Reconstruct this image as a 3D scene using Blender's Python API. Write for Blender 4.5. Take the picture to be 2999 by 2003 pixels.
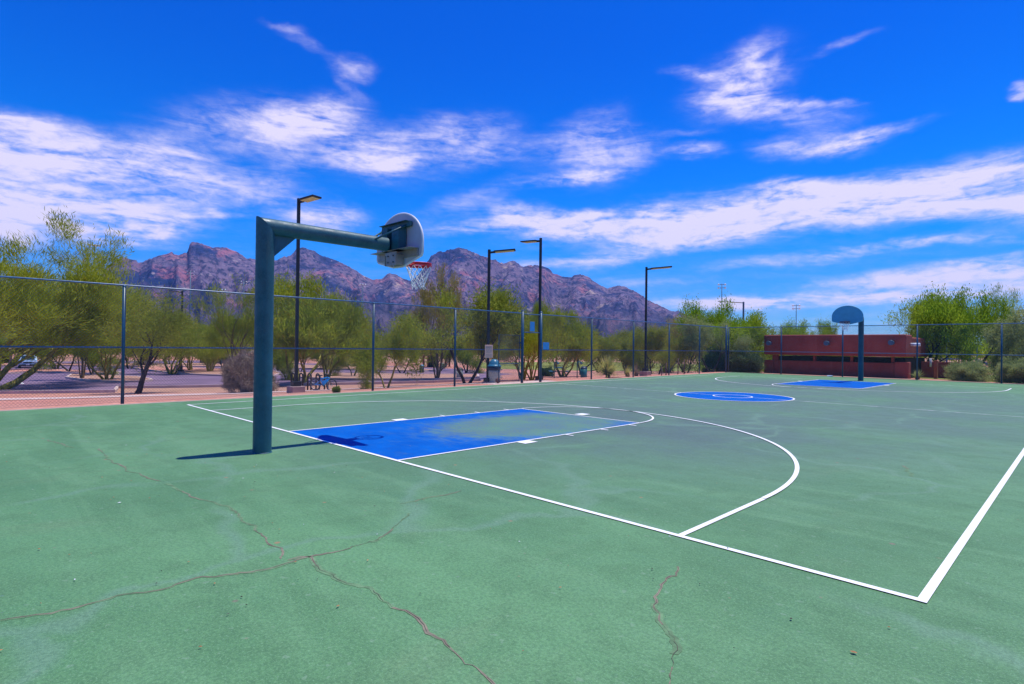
import bpy, bmesh, math, random
import numpy as np
from mathutils import Vector, Matrix, noise
R = math.radians
for o in list(bpy.data.objects): bpy.data.objects.remove(o)
SC = bpy.context.scene
COL = SC.collection

# ------------------------------------------------------------------ camera
def cam_basis(pan, pitch, roll):
    f = Vector((math.sin(pan)*math.cos(pitch), math.cos(pan)*math.cos(pitch), math.sin(pitch)))
    r = Vector((math.cos(pan), -math.sin(pan), 0)); u = r.cross(f)
    c, s = math.cos(roll), math.sin(roll)
    return f, c*r + s*u, -s*r + c*u
cf, cr, cu = cam_basis(-0.7894, 0.0072, 0.0121)
cam = bpy.data.cameras.new('camera'); camo = bpy.data.objects.new('camera', cam); COL.objects.link(camo)
camo.matrix_world = Matrix(((cr.x, cu.x, -cf.x, 8.485), (cr.y, cu.y, -cf.y, -4.440), (cr.z, cu.z, -cf.z, 1.599), (0, 0, 0, 1)))
cam.sensor_width = 36; cam.lens = 36*1682.3/2999; cam.clip_start = 0.05; cam.clip_end = 30000
SC.camera = camo

# ------------------------------------------------------------------ sky, sun, exposure
SUN_EL, SUN_AZ = 74.4, 16.7
SC.view_settings.view_transform = 'Standard'; SC.view_settings.look = 'None'
SC.view_settings.exposure = 0.0; SC.view_settings.gamma = 1.0
sun = bpy.data.lights.new('sun', 'SUN'); sun.energy = 4.6; sun.angle = R(0.53); sun.color = (1.0, 0.955, 0.88)
suno = bpy.data.objects.new('sun', sun); COL.objects.link(suno)
sd = Vector((math.sin(R(SUN_AZ))*math.cos(R(SUN_EL)), math.cos(R(SUN_AZ))*math.cos(R(SUN_EL)), math.sin(R(SUN_EL))))
suno.rotation_euler = sd.to_track_quat('Z', 'Y').to_euler()
CLOUDS=[(-85.66,14.61,3.21,1.28,-6.1,0.8),(-84.12,15.9,3.86,0.91,-5.2,0.7),(-77.47,14.38,5.83,1.77,-4.0,1.0),(-83.25,11.22,6.98,1.67,-0.4,1.0),(-81.0,9.7,5.75,1.1,4.1,0.95),(-85.63,12.57,3.0,1.45,-1.4,0.75),(-86.69,8.41,1.53,0.94,-37.3,1.2),(-76.92,9.5,1.03,0.36,12.1,0.8),(-72.66,11.27,1.54,0.3,1.0,0.6),(-78.91,8.31,3.31,0.36,0.4,0.4),(-71.91,18.8,6.08,1.72,14.2,0.5),(-64.54,20.23,3.95,1.51,11.7,0.8),(-61.33,17.98,7.99,1.73,-2.1,0.75),(-59.29,17.28,3.29,0.69,4.7,0.5),(-50.87,20.06,5.19,1.61,2.4,0.6),(-67.49,13.73,3.46,1.96,-14.7,0.4),(-63.24,11.9,2.78,0.95,9.4,0.75),(-56.37,17.03,1.68,0.55,3.8,0.5),(-46.51,18.56,5.23,0.79,5.5,0.4),(-49.5,14.56,5.63,0.82,20.5,0.35),(-50.33,11.81,3.9,0.5,6.5,0.6),(-38.28,20.14,3.95,1.35,21.2,0.45),(-36.12,18.14,4.18,1.67,11.9,0.7),(-39.52,16.45,4.3,0.44,3.7,0.6),(-27.88,18.23,2.38,0.53,-2.8,0.8),(-28.69,19.8,2.41,0.26,-4.8,0.3),(-24.05,23.41,4.28,1.93,16.4,0.6),(-22.93,24.28,2.41,1.48,20.8,0.45),(-22.16,21.26,4.2,1.02,-18.4,0.6),(-17.88,20.94,3.16,0.3,-12.0,0.55),(-27.54,24.18,2.43,0.48,-16.4,0.5),(-17.51,17.53,4.12,0.71,-5.9,0.9),(-13.25,17.61,3.07,0.42,3.5,0.8),(-16.51,19.22,2.72,0.82,-9.0,0.35),(-15.56,24.95,1.86,0.31,10.1,0.4),(-3.92,18.81,0.68,0.61,-2.4,0.8),(-60.83,24.78,2.1,0.84,2.4,0.75),(-61.82,23.26,1.28,0.46,-21.2,0.35),(-65.41,26.26,2.17,0.43,-13.6,0.35),(-66.95,27.08,1.49,0.2,1.2,0.35),(-44.26,13.63,2.61,0.74,-7.1,0.8),(-39.9,12.09,6.92,0.83,-4.3,0.85),(-31.44,11.78,10.24,1.14,1.8,0.95),(-21.71,12.52,11.67,1.38,0.7,1.0),(-11.68,12.58,9.65,1.4,-1.5,1.0),(-4.01,12.19,5.43,1.65,-4.4,1.0),(-33.49,9.5,4.56,0.75,12.8,0.5),(-27.4,10.4,8.65,0.73,2.5,0.6),(-18.86,14.57,3.15,0.55,-3.0,0.6),(-40.72,8.31,5.19,0.47,3.0,0.45),(-16.42,8.35,8.65,0.38,3.0,0.47),(-8.72,6.18,7.29,0.52,2.5,0.74),(-6.53,4.69,7.95,0.54,-0.3,0.74),(-19.84,4.28,9.23,0.51,0.9,0.68),(-23.49,3.87,6.76,0.48,-0.8,0.54),(-6.01,6.93,3.12,0.3,8.1,0.47),(-8.74,8.53,5.62,0.28,-1.7,0.34),(-13.8,5.67,5.07,0.3,-0.3,0.41),(-3.49,6.08,2.91,0.58,-1.8,0.68),(-33.46,6.65,5.01,0.25,-0.7,0.2)]
world = bpy.data.worlds.new('World'); SC.world = world; world.use_nodes = True
def make_world():
    nt = world.node_tree; N = nt.nodes; Lk = nt.links.new
    for n in list(N): N.remove(n)
    out = N.new('ShaderNodeOutputWorld'); bg = N.new('ShaderNodeBackground'); bg.inputs[1].default_value = 0.12
    sky = N.new('ShaderNodeTexSky'); sky.sky_type = 'NISHITA'; sky.sun_disc = False
    sky.sun_elevation = R(SUN_EL); sky.sun_rotation = R(SUN_AZ); sky.altitude = 800; sky.air_density = 1.0; sky.dust_density = 0.2; sky.ozone_density = 2.5
    def math_(op, a, b=None, c=None, clamp=False):
        m = N.new('ShaderNodeMath'); m.operation = op; m.use_clamp = clamp
        for i, v in enumerate((a, b, c)):
            if v is None: continue
            if isinstance(v, (int, float)): m.inputs[i].default_value = v
            else: Lk(v, m.inputs[i])
        return m.outputs[0]
    tc = N.new('ShaderNodeTexCoord'); sx = N.new('ShaderNodeSeparateXYZ'); Lk(tc.outputs['Generated'], sx.inputs[0])
    az = math_('MULTIPLY', math_('ARCTAN2', sx.outputs[0], sx.outputs[1]), 57.29578)
    el = math_('MULTIPLY', math_('ARCSINE', sx.outputs[2]), 57.29578)
    cb = N.new('ShaderNodeCombineXYZ'); Lk(az, cb.inputs[0]); Lk(el, cb.inputs[1])
    def noise_(scale, detail, rough, stretch, off=0.0, dist=0.0):
        mp = N.new('ShaderNodeMapping'); Lk(cb.outputs[0], mp.inputs[0]); mp.inputs['Scale'].default_value = stretch; mp.inputs['Location'].default_value = (off, off, 0)
        mp.inputs['Rotation'].default_value = (0, 0, R(-6))
        n = N.new('ShaderNodeTexNoise'); Lk(mp.outputs[0], n.inputs[0]); n.inputs['Scale'].default_value = scale
        n.inputs['Detail'].default_value = detail; n.inputs['Roughness'].default_value = rough; n.inputs['Distortion'].default_value = dist
        return n
    wn = noise_(0.16, 5, 0.6, (0.7, 1.2, 1), 3.3)
    vs = N.new('ShaderNodeVectorMath'); vs.operation = 'SUBTRACT'; Lk(wn.outputs['Color'], vs.inputs[0]); vs.inputs[1].default_value = (.5, .5, .5)
    vm = N.new('ShaderNodeVectorMath'); vm.operation = 'MULTIPLY'; Lk(vs.outputs[0], vm.inputs[0]); vm.inputs[1].default_value = (6.0, 2.6, 0)
    va = N.new('ShaderNodeVectorMath'); va.operation = 'ADD'; Lk(cb.outputs[0], va.inputs[0]); Lk(vm.outputs[0], va.inputs[1])
    acc = None
    for (a, e, rx, ry, th, w) in CLOUDS:
        mp = N.new('ShaderNodeMapping'); mp.vector_type = 'TEXTURE'; Lk(va.outputs[0], mp.inputs[0])
        mp.inputs['Location'].default_value = (a, e, 0); mp.inputs['Rotation'].default_value = (0, 0, R(th)); mp.inputs['Scale'].default_value = (rx*1.85, ry*2.15, 1)
        ln = N.new('ShaderNodeVectorMath'); ln.operation = 'LENGTH'; Lk(mp.outputs[0], ln.inputs[0])
        mr = N.new('ShaderNodeMapRange'); mr.interpolation_type = 'SMOOTHSTEP'; Lk(ln.outputs[1], mr.inputs[0])
        mr.inputs[1].default_value = 1.0; mr.inputs[2].default_value = 0.0; mr.inputs[3].default_value = 0.0; mr.inputs[4].default_value = w
        acc = mr.outputs[0] if acc is None else math_('ADD', acc, mr.outputs[0])
    acc = math_('MINIMUM', acc, 1.15)
    f1 = noise_(0.34, 9, 0.56, (0.34, 1.9, 1), 11.0, 1.0)     # fibres drawn out along the wind
    f2 = noise_(1.6, 6, 0.6, (0.5, 1.3, 1), 5.0, 0.4)
    fib = math_('ADD', math_('MULTIPLY', f1.outputs[0], 0.66), math_('MULTIPLY', f2.outputs[0], 0.34))
    fm = N.new('ShaderNodeMapRange'); Lk(fib, fm.inputs[0]); fm.inputs[1].default_value = 0.35; fm.inputs[2].default_value = 0.66; fm.inputs[3].default_value = 0.25; fm.inputs[4].default_value = 1.3
    f3 = noise_(0.20, 5, 0.62, (0.75, 1.6, 1), 21.0, 0.6); g3 = N.new('ShaderNodeMapRange'); Lk(f3.outputs[0], g3.inputs[0]); g3.inputs[1].default_value = 0.36; g3.inputs[2].default_value = 0.58; g3.inputs[3].default_value = 0.66; g3.inputs[4].default_value = 1.15
    dens = math_('MULTIPLY', math_('MULTIPLY', acc, fm.outputs[0]), g3.outputs[0])
    # faint veil low over the horizon
    lo = N.new('ShaderNodeMapRange'); Lk(el, lo.inputs[0]); lo.inputs[1].default_value = 17; lo.inputs[2].default_value = 2; lo.inputs[3].default_value = 0.0; lo.inputs[4].default_value = 0.27
    dens = math_('ADD', dens, math_('MULTIPLY', lo.outputs[0], fm.outputs[0]), clamp=True)
    ramp = N.new('ShaderNodeMapRange'); ramp.interpolation_type = 'SMOOTHSTEP'; Lk(dens, ramp.inputs[0]); ramp.inputs[1].default_value = 0.0; ramp.inputs[2].default_value = 1.08
    ramp.inputs[3].default_value = 0; ramp.inputs[4].default_value = 0.96
    tint = N.new('ShaderNodeMix'); tint.data_type = 'RGBA'; tint.blend_type = 'MULTIPLY'; tint.inputs[0].default_value = 1.0
    eg = N.new('ShaderNodeMapRange'); Lk(el, eg.inputs[0]); eg.inputs[1].default_value = 9; eg.inputs[2].default_value = 30; eg.interpolation_type = 'SMOOTHSTEP'
    tg_ = N.new('ShaderNodeMix'); tg_.data_type = 'RGBA'; Lk(eg.outputs[0], tg_.inputs[0]); tg_.inputs[6].default_value = SKY_MID; tg_.inputs[7].default_value = SKY_TINT
    Lk(sky.outputs[0], tint.inputs[6]); pass
    eg2 = N.new('ShaderNodeMapRange'); Lk(el, eg2.inputs[0]); eg2.inputs[1].default_value = 0; eg2.inputs[2].default_value = 11; eg2.interpolation_type = 'SMOOTHSTEP'
    tg2 = N.new('ShaderNodeMix'); tg2.data_type = 'RGBA'; Lk(eg2.outputs[0], tg2.inputs[0]); tg2.inputs[6].default_value = SKY_LOW; Lk(tg_.outputs[2], tg2.inputs[7])
    Lk(tg2.outputs[2], tint.inputs[7])
    mix = N.new('ShaderNodeMix'); mix.data_type = 'RGBA'; Lk(ramp.outputs[0], mix.inputs[0]); Lk(tint.outputs[2], mix.inputs[6]); mix.inputs[7].default_value = CLOUD_COL
    Lk(mix.outputs[2], bg.inputs[0]); Lk(bg.outputs[0], out.inputs[0])
SKY_TINT = (0.0, 0.45, 1.60, 1); SKY_LOW = (0.30, 0.62, 1.15, 1); SKY_MID = (0.01, 0.64, 1.62, 1); CLOUD_COL = (7.5, 6.9, 9.0, 1)
make_world()

# ------------------------------------------------------------------ helpers
class MB:
    """collects faces of one mesh"""
    def __init__(s): s.v = []; s.f = []; s.sm = []
    def add(s, vs, fs, smooth=False):
        b = len(s.v); s.v += [tuple(p) for p in vs]; s.f += [tuple(i+b for i in f) for f in fs]; s.sm += [smooth]*len(fs); return s
    def box(s, c, d, rot=None):
        hx, hy, hz = d[0]/2, d[1]/2, d[2]/2
        vs = [Vector((x*hx, y*hy, z*hz)) for x in (-1, 1) for y in (-1, 1) for z in (-1, 1)]
        if rot is not None: vs = [rot @ p for p in vs]
        vs = [p + Vector(c) for p in vs]
        return s.add(vs, [(0, 1, 3, 2), (4, 6, 7, 5), (0, 4, 5, 1), (2, 3, 7, 6), (0, 2, 6, 4), (1, 5, 7, 3)])
    def bevbox(s, c, d, b=0.01, rot=None, seg=2):
        bm = bmesh.new(); bmesh.ops.create_cube(bm, size=1)
        for v in bm.verts: v.co = Vector((v.co.x*d[0], v.co.y*d[1], v.co.z*d[2]))
        bmesh.ops.bevel(bm, geom=list(bm.edges), offset=b, segments=seg, affect='EDGES', profile=0.5)
        vs = [(rot @ v.co if rot is not None else v.co) + Vector(c) for v in bm.verts]
        bm.verts.index_update(); fs = [tuple(v.index for v in f.verts) for f in bm.faces]; bm.free()
        return s.add(vs, fs, False)
    def tube(s, pts, rad, n=8, cap=True, smooth=True, closed=False):
        pts = [Vector(p) for p in pts]; m = len(pts)
        if not hasattr(rad, '__len__'): rad = [rad]*m
        vs = []; a = None
        for i, p in enumerate(pts):
            if closed: t = pts[(i+1) % m] - pts[i-1]
            else: t = pts[min(i+1, m-1)] - pts[max(i-1, 0)]
            t.normalize()
            if a is None:
                a = t.orthogonal().normalized()
            else:
                a = (a - t*a.dot(t)); a = a.normalized() if a.length > 1e-6 else t.orthogonal().normalized()
            b = t.cross(a)
            for k in range(n):
                q = 2*math.pi*k/n; vs.append(p + (a*math.cos(q) + b*math.sin(q))*rad[i])
        fs = []
        for i in range(m if closed else m-1):
            j = (i+1) % m
            for k in range(n):
                l = (k+1) % n; fs.append((i*n+k, i*n+l, j*n+l, j*n+k))
        s.add(vs, fs, smooth)
        if cap and not closed:
            b = len(s.v) - len(vs)
            s.f.append(tuple(b+k for k in reversed(range(n)))); s.f.append(tuple(b+(m-1)*n+k for k in range(n))); s.sm += [False, False]
        return s
    def lathe(s, prof, c=(0, 0, 0), n=24, smooth=True):
        vs = []; fs = []
        for (r, z) in prof:
            for k in range(n):
                q = 2*math.pi*k/n; vs.append((c[0]+r*math.cos(q), c[1]+r*math.sin(q), c[2]+z))
        for i in range(len(prof)-1):
            for k in range(n):
                l = (k+1) % n; fs.append((i*n+k, i*n+l, (i+1)*n+l, (i+1)*n+k))
        return s.add(vs, fs, smooth)
    def prism(s, poly, axis, t0, t1):
        """extrude a 2D polygon; axis 'x': poly is (y,z), 'y': (x,z), 'z': (x,y)"""
        def P(a, b, t): return {'x': (t, a, b), 'y': (a, t, b), 'z': (a, b, t)}[axis]
        n = len(poly); vs = [P(a, b, t0) for a, b in poly] + [P(a, b, t1) for a, b in poly]
        fs = [tuple(range(n)), tuple(reversed(range(n, 2*n)))] + [(i, i+n, (i+1) % n+n, (i+1) % n) for i in range(n)]
        return s.add(vs, fs)
    def build(s, name, m, parent=None, loc=None, rotz=0, fix=True):
        me = bpy.data.meshes.new(name); me.from_pydata(s.v, [], s.f)
        me.polygons.foreach_set('use_smooth', s.sm)
        if fix:
            bm = bmesh.new(); bm.from_mesh(me); bmesh.ops.recalc_face_normals(bm, faces=bm.faces); bm.to_mesh(me); bm.free()
        if m is not None: me.materials.append(m)
        me.update(); o = bpy.data.objects.new(name, me); COL.objects.link(o)
        if parent is not None: o.parent = parent
        if loc is not None: o.location = loc
        o.rotation_euler.z = rotz
        return o
def tag(o, label=None, cat=None, group=None, kind=None):
    if label: o['label'] = label
    if cat: o['category'] = cat
    if group: o['group'] = group
    if kind: o['kind'] = kind
    return o
def thing(name, label, cat, loc=(0, 0, 0), rotz=0, group=None):
    o = bpy.data.objects.new(name, None); COL.objects.link(o); o.location = loc; o.rotation_euler.z = rotz; o.empty_display_size = .2
    return tag(o, label, cat, group)
def kids(o): return [c for c in bpy.data.objects if c.parent == o]
def copy_tree(o, parent=None, ch=None):
    if ch is None:
        ch = {}
        for c in bpy.data.objects:
            if c.parent: ch.setdefault(c.parent.name, []).append(c)
    c = o.copy(); COL.objects.link(c); c.parent = parent
    for k in ch.get(o.name, []): copy_tree(k, c, ch)
    return c

# ------------------------------------------------------------------ materials
def newmat(name):
    m = bpy.data.materials.new(name); m.use_nodes = True; nt = m.node_tree
    b = nt.nodes['Principled BSDF']; return m, nt, b
class G:
    """small node graph helper"""
    def __init__(s, nt): s.nt = nt; s.N = nt.nodes; s.L = nt.links.new
    def co(s, kind='Object'):
        t = s.N.new('ShaderNodeTexCoord'); return t.outputs[kind]
    def map(s, v, scale=(1, 1, 1), loc=(0, 0, 0), rot=(0, 0, 0), typ='POINT'):
        m = s.N.new('ShaderNodeMapping'); m.vector_type = typ; s.L(v, m.inputs[0]); m.inputs['Location'].default_value = loc; m.inputs['Rotation'].default_value = rot; m.inputs['Scale'].default_value = scale; return m.outputs[0]
    def noise(s, v, scale, detail=4, rough=.55, dist=0):
        n = s.N.new('ShaderNodeTexNoise'); s.L(v, n.inputs[0]); n.inputs['Scale'].default_value = scale; n.inputs['Detail'].default_value = detail; n.inputs['Roughness'].default_value = rough; n.inputs['Distortion'].default_value = dist; return n.outputs[0]
    def voro(s, v, scale, feat='F1'):
        n = s.N.new('ShaderNodeTexVoronoi'); n.feature = feat; s.L(v, n.inputs[0]); n.inputs['Scale'].default_value = scale; return n
    def rng(s, v, a, b, c=0., d=1., smooth=True):
        m = s.N.new('ShaderNodeMapRange'); m.interpolation_type = 'SMOOTHSTEP' if smooth else 'LINEAR'
        s.L(v, m.inputs[0])
        for i, x in enumerate((a, b, c, d)): m.inputs[i+1].default_value = x
        return m.outputs[0]
    def m(s, op, a, b=None, clamp=False):
        n = s.N.new('ShaderNodeMath'); n.operation = op; n.use_clamp = clamp
        for i, v in enumerate((a, b)):
            if v is None: continue
            if isinstance(v, (int, float)): n.inputs[i].default_value = v
            else: s.L(v, n.inputs[i])
        return n.outputs[0]
    def mix(s, fac, a, b, mode='MIX'):
        n = s.N.new('ShaderNodeMix'); n.data_type = 'RGBA'; n.blend_type = mode
        for i, v in ((0, fac), (6, a), (7, b)):
            if isinstance(v, (int, float)): n.inputs[i].default_value = v
            elif isinstance(v, tuple): n.inputs[i].default_value = v if len(v) == 4 else v + (1,)
            else: s.L(v, n.inputs[i])
        return n.outputs[2]
    def len(s, v):
        n = s.N.new('ShaderNodeVectorMath'); n.operation = 'LENGTH'; s.L(v, n.inputs[0]); return n.outputs[1]
    def bump(s, h, bsdf, st=.3, dist=.01):
        n = s.N.new('ShaderNodeBump'); s.L(h, n.inputs['Height']); n.inputs['Strength'].default_value = st; n.inputs['Distance'].default_value = dist; s.L(n.outputs[0], bsdf.inputs['Normal'])
def simple(name, col, rough=.6, var=.18, scale=6, metal=0, bump=0, spec=.5, dirt=None):
    m, nt, b = newmat(name); g = G(nt); v = g.co()
    n = g.noise(v, scale, 5, .6)
    f = g.rng(n, .3, .7)
    hi = tuple(min(1, c*(1+var)) for c in col); lo = tuple(c*(1-var) for c in col)
    c = g.mix(f, lo, hi)
    if dirt:
        n2 = g.noise(g.map(v, (1, 1, .35)), scale*.6, 6, .7); c = g.mix(g.rng(n2, .5, .75, 0, .6), c, dirt)
    g.L(c, b.inputs['Base Color']); b.inputs['Roughness'].default_value = rough; b.inputs['Metallic'].default_value = metal
    b.inputs['Specular IOR Level'].default_value = spec
    if bump: g.bump(g.noise(v, scale*12, 3), b, bump, .01)
    return m
M = {}
M['teal'] = simple('teal_paint', (.010, .075, .105), .45, .28, 5, bump=.15, dirt=(.03, .085, .085))
def teal_():
    m, nt, b = newmat('teal_pole_paint'); g = G(nt); v = g.co()
    c = g.mix(g.rng(g.noise(v, 4, 6, .65), .3, .7), (.007, .060, .082), (.014, .098, .130))
    c = g.mix(g.rng(g.noise(v, 70, 4, .8), .42, .66, 0, .6), c, (.035, .15, .17))
    c = g.mix(g.rng(g.noise(g.map(v, (1, 1, .22)), 5, 7, .75), .54, .72, 0, .6), c, (.05, .11, .10))
    c = g.mix(g.rng(g.noise(v, 16, 6, .8), .68, .73, 0, .8), c, (.10, .17, .17))
    c = g.mix(g.rng(g.noise(g.map(v, (1, 1, .6), (3, 3, 3)), 9, 6, .8), .70, .75, 0, .7), c, (.14, .075, .045))
    g.L(c, b.inputs['Base Color']); g.L(g.rng(g.noise(v, 7, 5), .3, .7, .38, .62), b.inputs['Roughness']); g.bump(g.noise(v, 55, 4, .7), b, .25, .006); return m
M['teal'] = teal_()
M['teal_fence'] = simple('fence_paint', (.012, .075, .14), .4, .2, 4)
M['rail'] = simple('fence_rail_paint', (.03, .13, .27), .3, .3, 14)
M['wire'] = simple('chain_link_wire', (.09, .14, .17), .5, .2, 3)
M['black'] = simple('black_pole_paint', (.012, .012, .014), .45, .2, 4)
M['lens'] = simple('lamp_lens', (.70, .66, .36), .35, .15, 8)
M['concrete'] = simple('concrete', (.40, .27, .235), .9, .15, 5, bump=.3)
M['kerb'] = simple('kerb_concrete', (.58, .43, .38), .9, .12, 3, bump=.2)
M['board'] = simple('backboard_paint', (.44, .46, .52), .5, .08, 3, dirt=(.32, .36, .44))
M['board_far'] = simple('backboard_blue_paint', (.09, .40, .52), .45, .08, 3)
M['trim'] = simple('backboard_edge', (.75, .75, .74), .5, .05)
M['galv'] = simple('galvanised_steel', (.30, .29, .27), .45, .15, 12, metal=.4)
M['redrim'] = simple('red_rim_paint', (.62, .02, .03), .4, .15, 9)
M['darkrim'] = simple('dark_rim_paint', (.05, .03, .04), .4, .15, 9)
M['net'] = simple('white_net_cord', (.78, .80, .80), .9, .1, 20)
M['bolt'] = simple('bolt_steel', (.10, .12, .13), .4, .1, 20, metal=.6)
M['bluesign'] = simple('blue_sign_back', (.05, .30, .62), .45, .08, 4)
M['tansign'] = simple('tan_sign_face', (.95, .50, .35), .6, .06, 6)
M['signtext'] = simple('sign_lettering', (.34, .23, .22), .7, .05, 6)
M['rubber'] = simple('tyre_rubber', (.015, .015, .018), .8, .1, 9)
M['chrome'] = simple('spoke_metal', (.45, .46, .5), .3, .1, 9, metal=.8)
M['bikeblue'] = simple('blue_bike_paint', (.015, .34, .75), .3, .1, 5)
M['bikeblack'] = simple('black_bike_parts', (.02, .02, .03), .5, .1, 5)
M['white'] = simple('white_enamel', (.75, .76, .78), .4, .08, 5)
M['carpaint'] = simple('silver_blue_car_paint', (.36, .50, .70), .25, .05, 3, metal=.4)
M['glass'] = simple('dark_glass', (.012, .03, .045), .08, .05, 3)
M['plastic'] = simple('dark_plastic', (.02, .022, .025), .6, .1, 5)
M['lamp'] = simple('headlight_glass', (.7, .75, .8), .15, .05, 5)
M['pebble'] = simple('pebble_panel', (.40, .43, .36), .95, .35, 60, bump=.6)
M['dome'] = simple('blue_dome_plastic', (.04, .20, .31), .35, .1, 4)
M['navy'] = simple('navy_band', (.006, .02, .06), .5, .1, 4)
M['ball'] = simple('brown_ball_leather', (.16, .075, .06), .7, .3, 14)
M['greenmetal'] = simple('green_coated_metal', (.015, .14, .15), .4, .1, 4)
M['playblue'] = simple('playground_blue', (.01, .08, .24), .4, .1, 4)
M['wood'] = simple('weathered_stake', (.16, .09, .07), .9, .2, 8)
M['pinkwall'] = simple('pink_block_wall', (.42, .22, .19), .9, .12, 2)
M['roofpale'] = simple('pale_roof_fascia', (.62, .5, .45), .8, .08, 2)
M['shade_paint'] = simple('shade_black', (.012, .008, .008), .9, .2, 2)  # near-black colour standing in for shade in recesses and under roofs
M['lightgrey'] = simple('floodlight_housing', (.72, .85, .95), .4, .1, 3)
M['slate_pole'] = simple('slate_blue_pole', (.05, .13, .20), .5, .1, 3)

def stucco():
    m, nt, b = newmat('red_stucco'); g = G(nt); v = g.co()
    n = g.noise(v, .8, 6, .6); c = g.mix(g.rng(n, .3, .7), (.26, .05, .036), (.36, .075, .05))
    st = g.noise(g.map(v, (3, 3, .25)), 1.2, 5, .65); c = g.mix(g.rng(st, .52, .75, 0, .55), c, (.40, .11, .08))
    d = g.noise(g.map(v, (1, 1, 1.5), (4, 0, 0)), 2.2, 6, .7); c = g.mix(g.rng(d, .55, .8, 0, .4), c, (.15, .024, .02))
    g.L(c, b.inputs['Base Color']); b.inputs['Roughness'].default_value = .92; g.bump(g.noise(v, 45, 4, .6), b, .5, .02); return m
M['stucco'] = stucco()

def court_mat():
    m, nt, b = newmat('court_green_coating'); g = G(nt); v = g.co()
    big = g.noise(g.map(v, (.5, .9, 1), rot=(0, 0, .6)), .5, 6, .62, .6)
    c = g.mix(g.rng(big, .3, .72), (.070, .196, .070), (.124, .300, .116))
    sw = g.noise(g.map(v, (.35, 2.2, 1), rot=(0, 0, .95)), .9, 5, .6, .8)          # squeegee swirls
    c = g.mix(g.rng(sw, .46, .70, 0, .65), c, (.14, .31, .13))
    du = g.noise(g.map(v, (1, .6, 1), (5, 9, 0), (0, 0, 1.1)), .7, 7, .7, .5); c = g.mix(g.rng(du, .54, .74, 0, .38), c, (.17, .25, .12))
    med = g.noise(v, 2.6, 6, .72); c = g.mix(g.rng(med, .44, .70, 0, .5), c, (.062, .155, .068))
    # greyer coat of play wear inside the court, darkest round each key
    def ell(cx, cy, rx, ry, lo=1.0, hi=.25):
        return g.rng(g.len(g.map(v, (rx, ry, 1), (cx, cy, 0), typ='TEXTURE')), lo, hi)
    wn = g.noise(v, .45, 5, .6, .4)
    inner = g.m('MULTIPLY', ell(0, 14.5, 11, 18, 1.0, .55), g.rng(wn, .25, .6, .35, 1))
    c = g.mix(g.m('MULTIPLY', inner, .92), c, (.090, .150, .128))
    near = g.m('ADD', g.m('ADD', ell(1.4, 5.6, 5.0, 5.2), ell(-.4, 23.6, 5.4, 5.0)), g.m('MULTIPLY', ell(0, 14.5, 7, 3.5), .3), clamp=True)
    near = g.m('MULTIPLY', near, g.rng(g.noise(v, .9, 6, .65, .5), .34, .62, .25, 1))
    c = g.mix(g.m('MULTIPLY', near, .85), c, (.072, .105, .115))
    # pale trails of old filled cracks
    vo = g.N.new('ShaderNodeTexVoronoi'); vo.feature = 'DISTANCE_TO_EDGE'
    wob = g.N.new('ShaderNodeVectorMath'); wob.operation = 'MULTIPLY_ADD'
    nn = g.N.new('ShaderNodeTexNoise'); g.L(v, nn.inputs[0]); nn.inputs['Scale'].default_value = .8; nn.inputs['Detail'].default_value = 4
    g.L(nn.outputs['Color'], wob.inputs[0]); wob.inputs[1].default_value = (1.4, 1.4, 0); g.L(v, wob.inputs[2])
    g.L(wob.outputs[0], vo.inputs[0]); vo.inputs['Scale'].default_value = .33
    tr = g.m('MULTIPLY', g.rng(vo.outputs[0], .035, .0), g.rng(g.noise(v, .35, 3), .42, .56, .05, .55))
    c = g.mix(tr, c, (.150, .275, .180))
    fine = g.noise(v, 38, 5, .8); c = g.mix(g.rng(fine, .43, .57, 0, .8), c, g.mix(.5, c, (.03, .10, .045))); c = g.mix(g.rng(g.noise(v, 75, 4, .8), .52, .62, 0, .55), c, (.19, .38, .19))
    rv = g.voro(v, 2.3); rs = g.N.new('ShaderNodeSeparateColor'); g.L(rv.outputs['Color'], rs.inputs[0])
    spot = g.m('MULTIPLY', g.rng(rv.outputs[0], .075, .03), g.rng(rs.outputs[0], .62, .66)); c = g.mix(g.m('MULTIPLY', spot, .8), c, g.mix(rs.outputs[1], (.40, .20, .08), (.14, .12, .12)))
    rv2 = g.voro(v, 7.0); rs2 = g.N.new('ShaderNodeSeparateColor'); g.L(rv2.outputs['Color'], rs2.inputs[0])
    spot = g.m('MULTIPLY', g.rng(rv2.outputs[0], .10, .05), g.rng(rs2.outputs[0], .80, .83)); c = g.mix(g.m('MULTIPLY', spot, .4), c, g.mix(rs2.outputs[1], (.34, .19, .09), (.10, .20, .22)))
    sp = g.rng(g.noise(v, 14, 2, .5), .66, .72, 0, .35); c = g.mix(sp, c, (.22, .34, .22))
    g.L(c, b.inputs['Base Color']); g.L(g.rng(med, .3, .7, .62, .8), b.inputs['Roughness'])
    b.inputs['Specular IOR Level'].default_value = .45
    g.bump(g.m('ADD', g.m('MULTIPLY', fine, .5), g.noise(v, 140, 2)), b, .35, .004); return m
M['court'] = court_mat()
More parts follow.
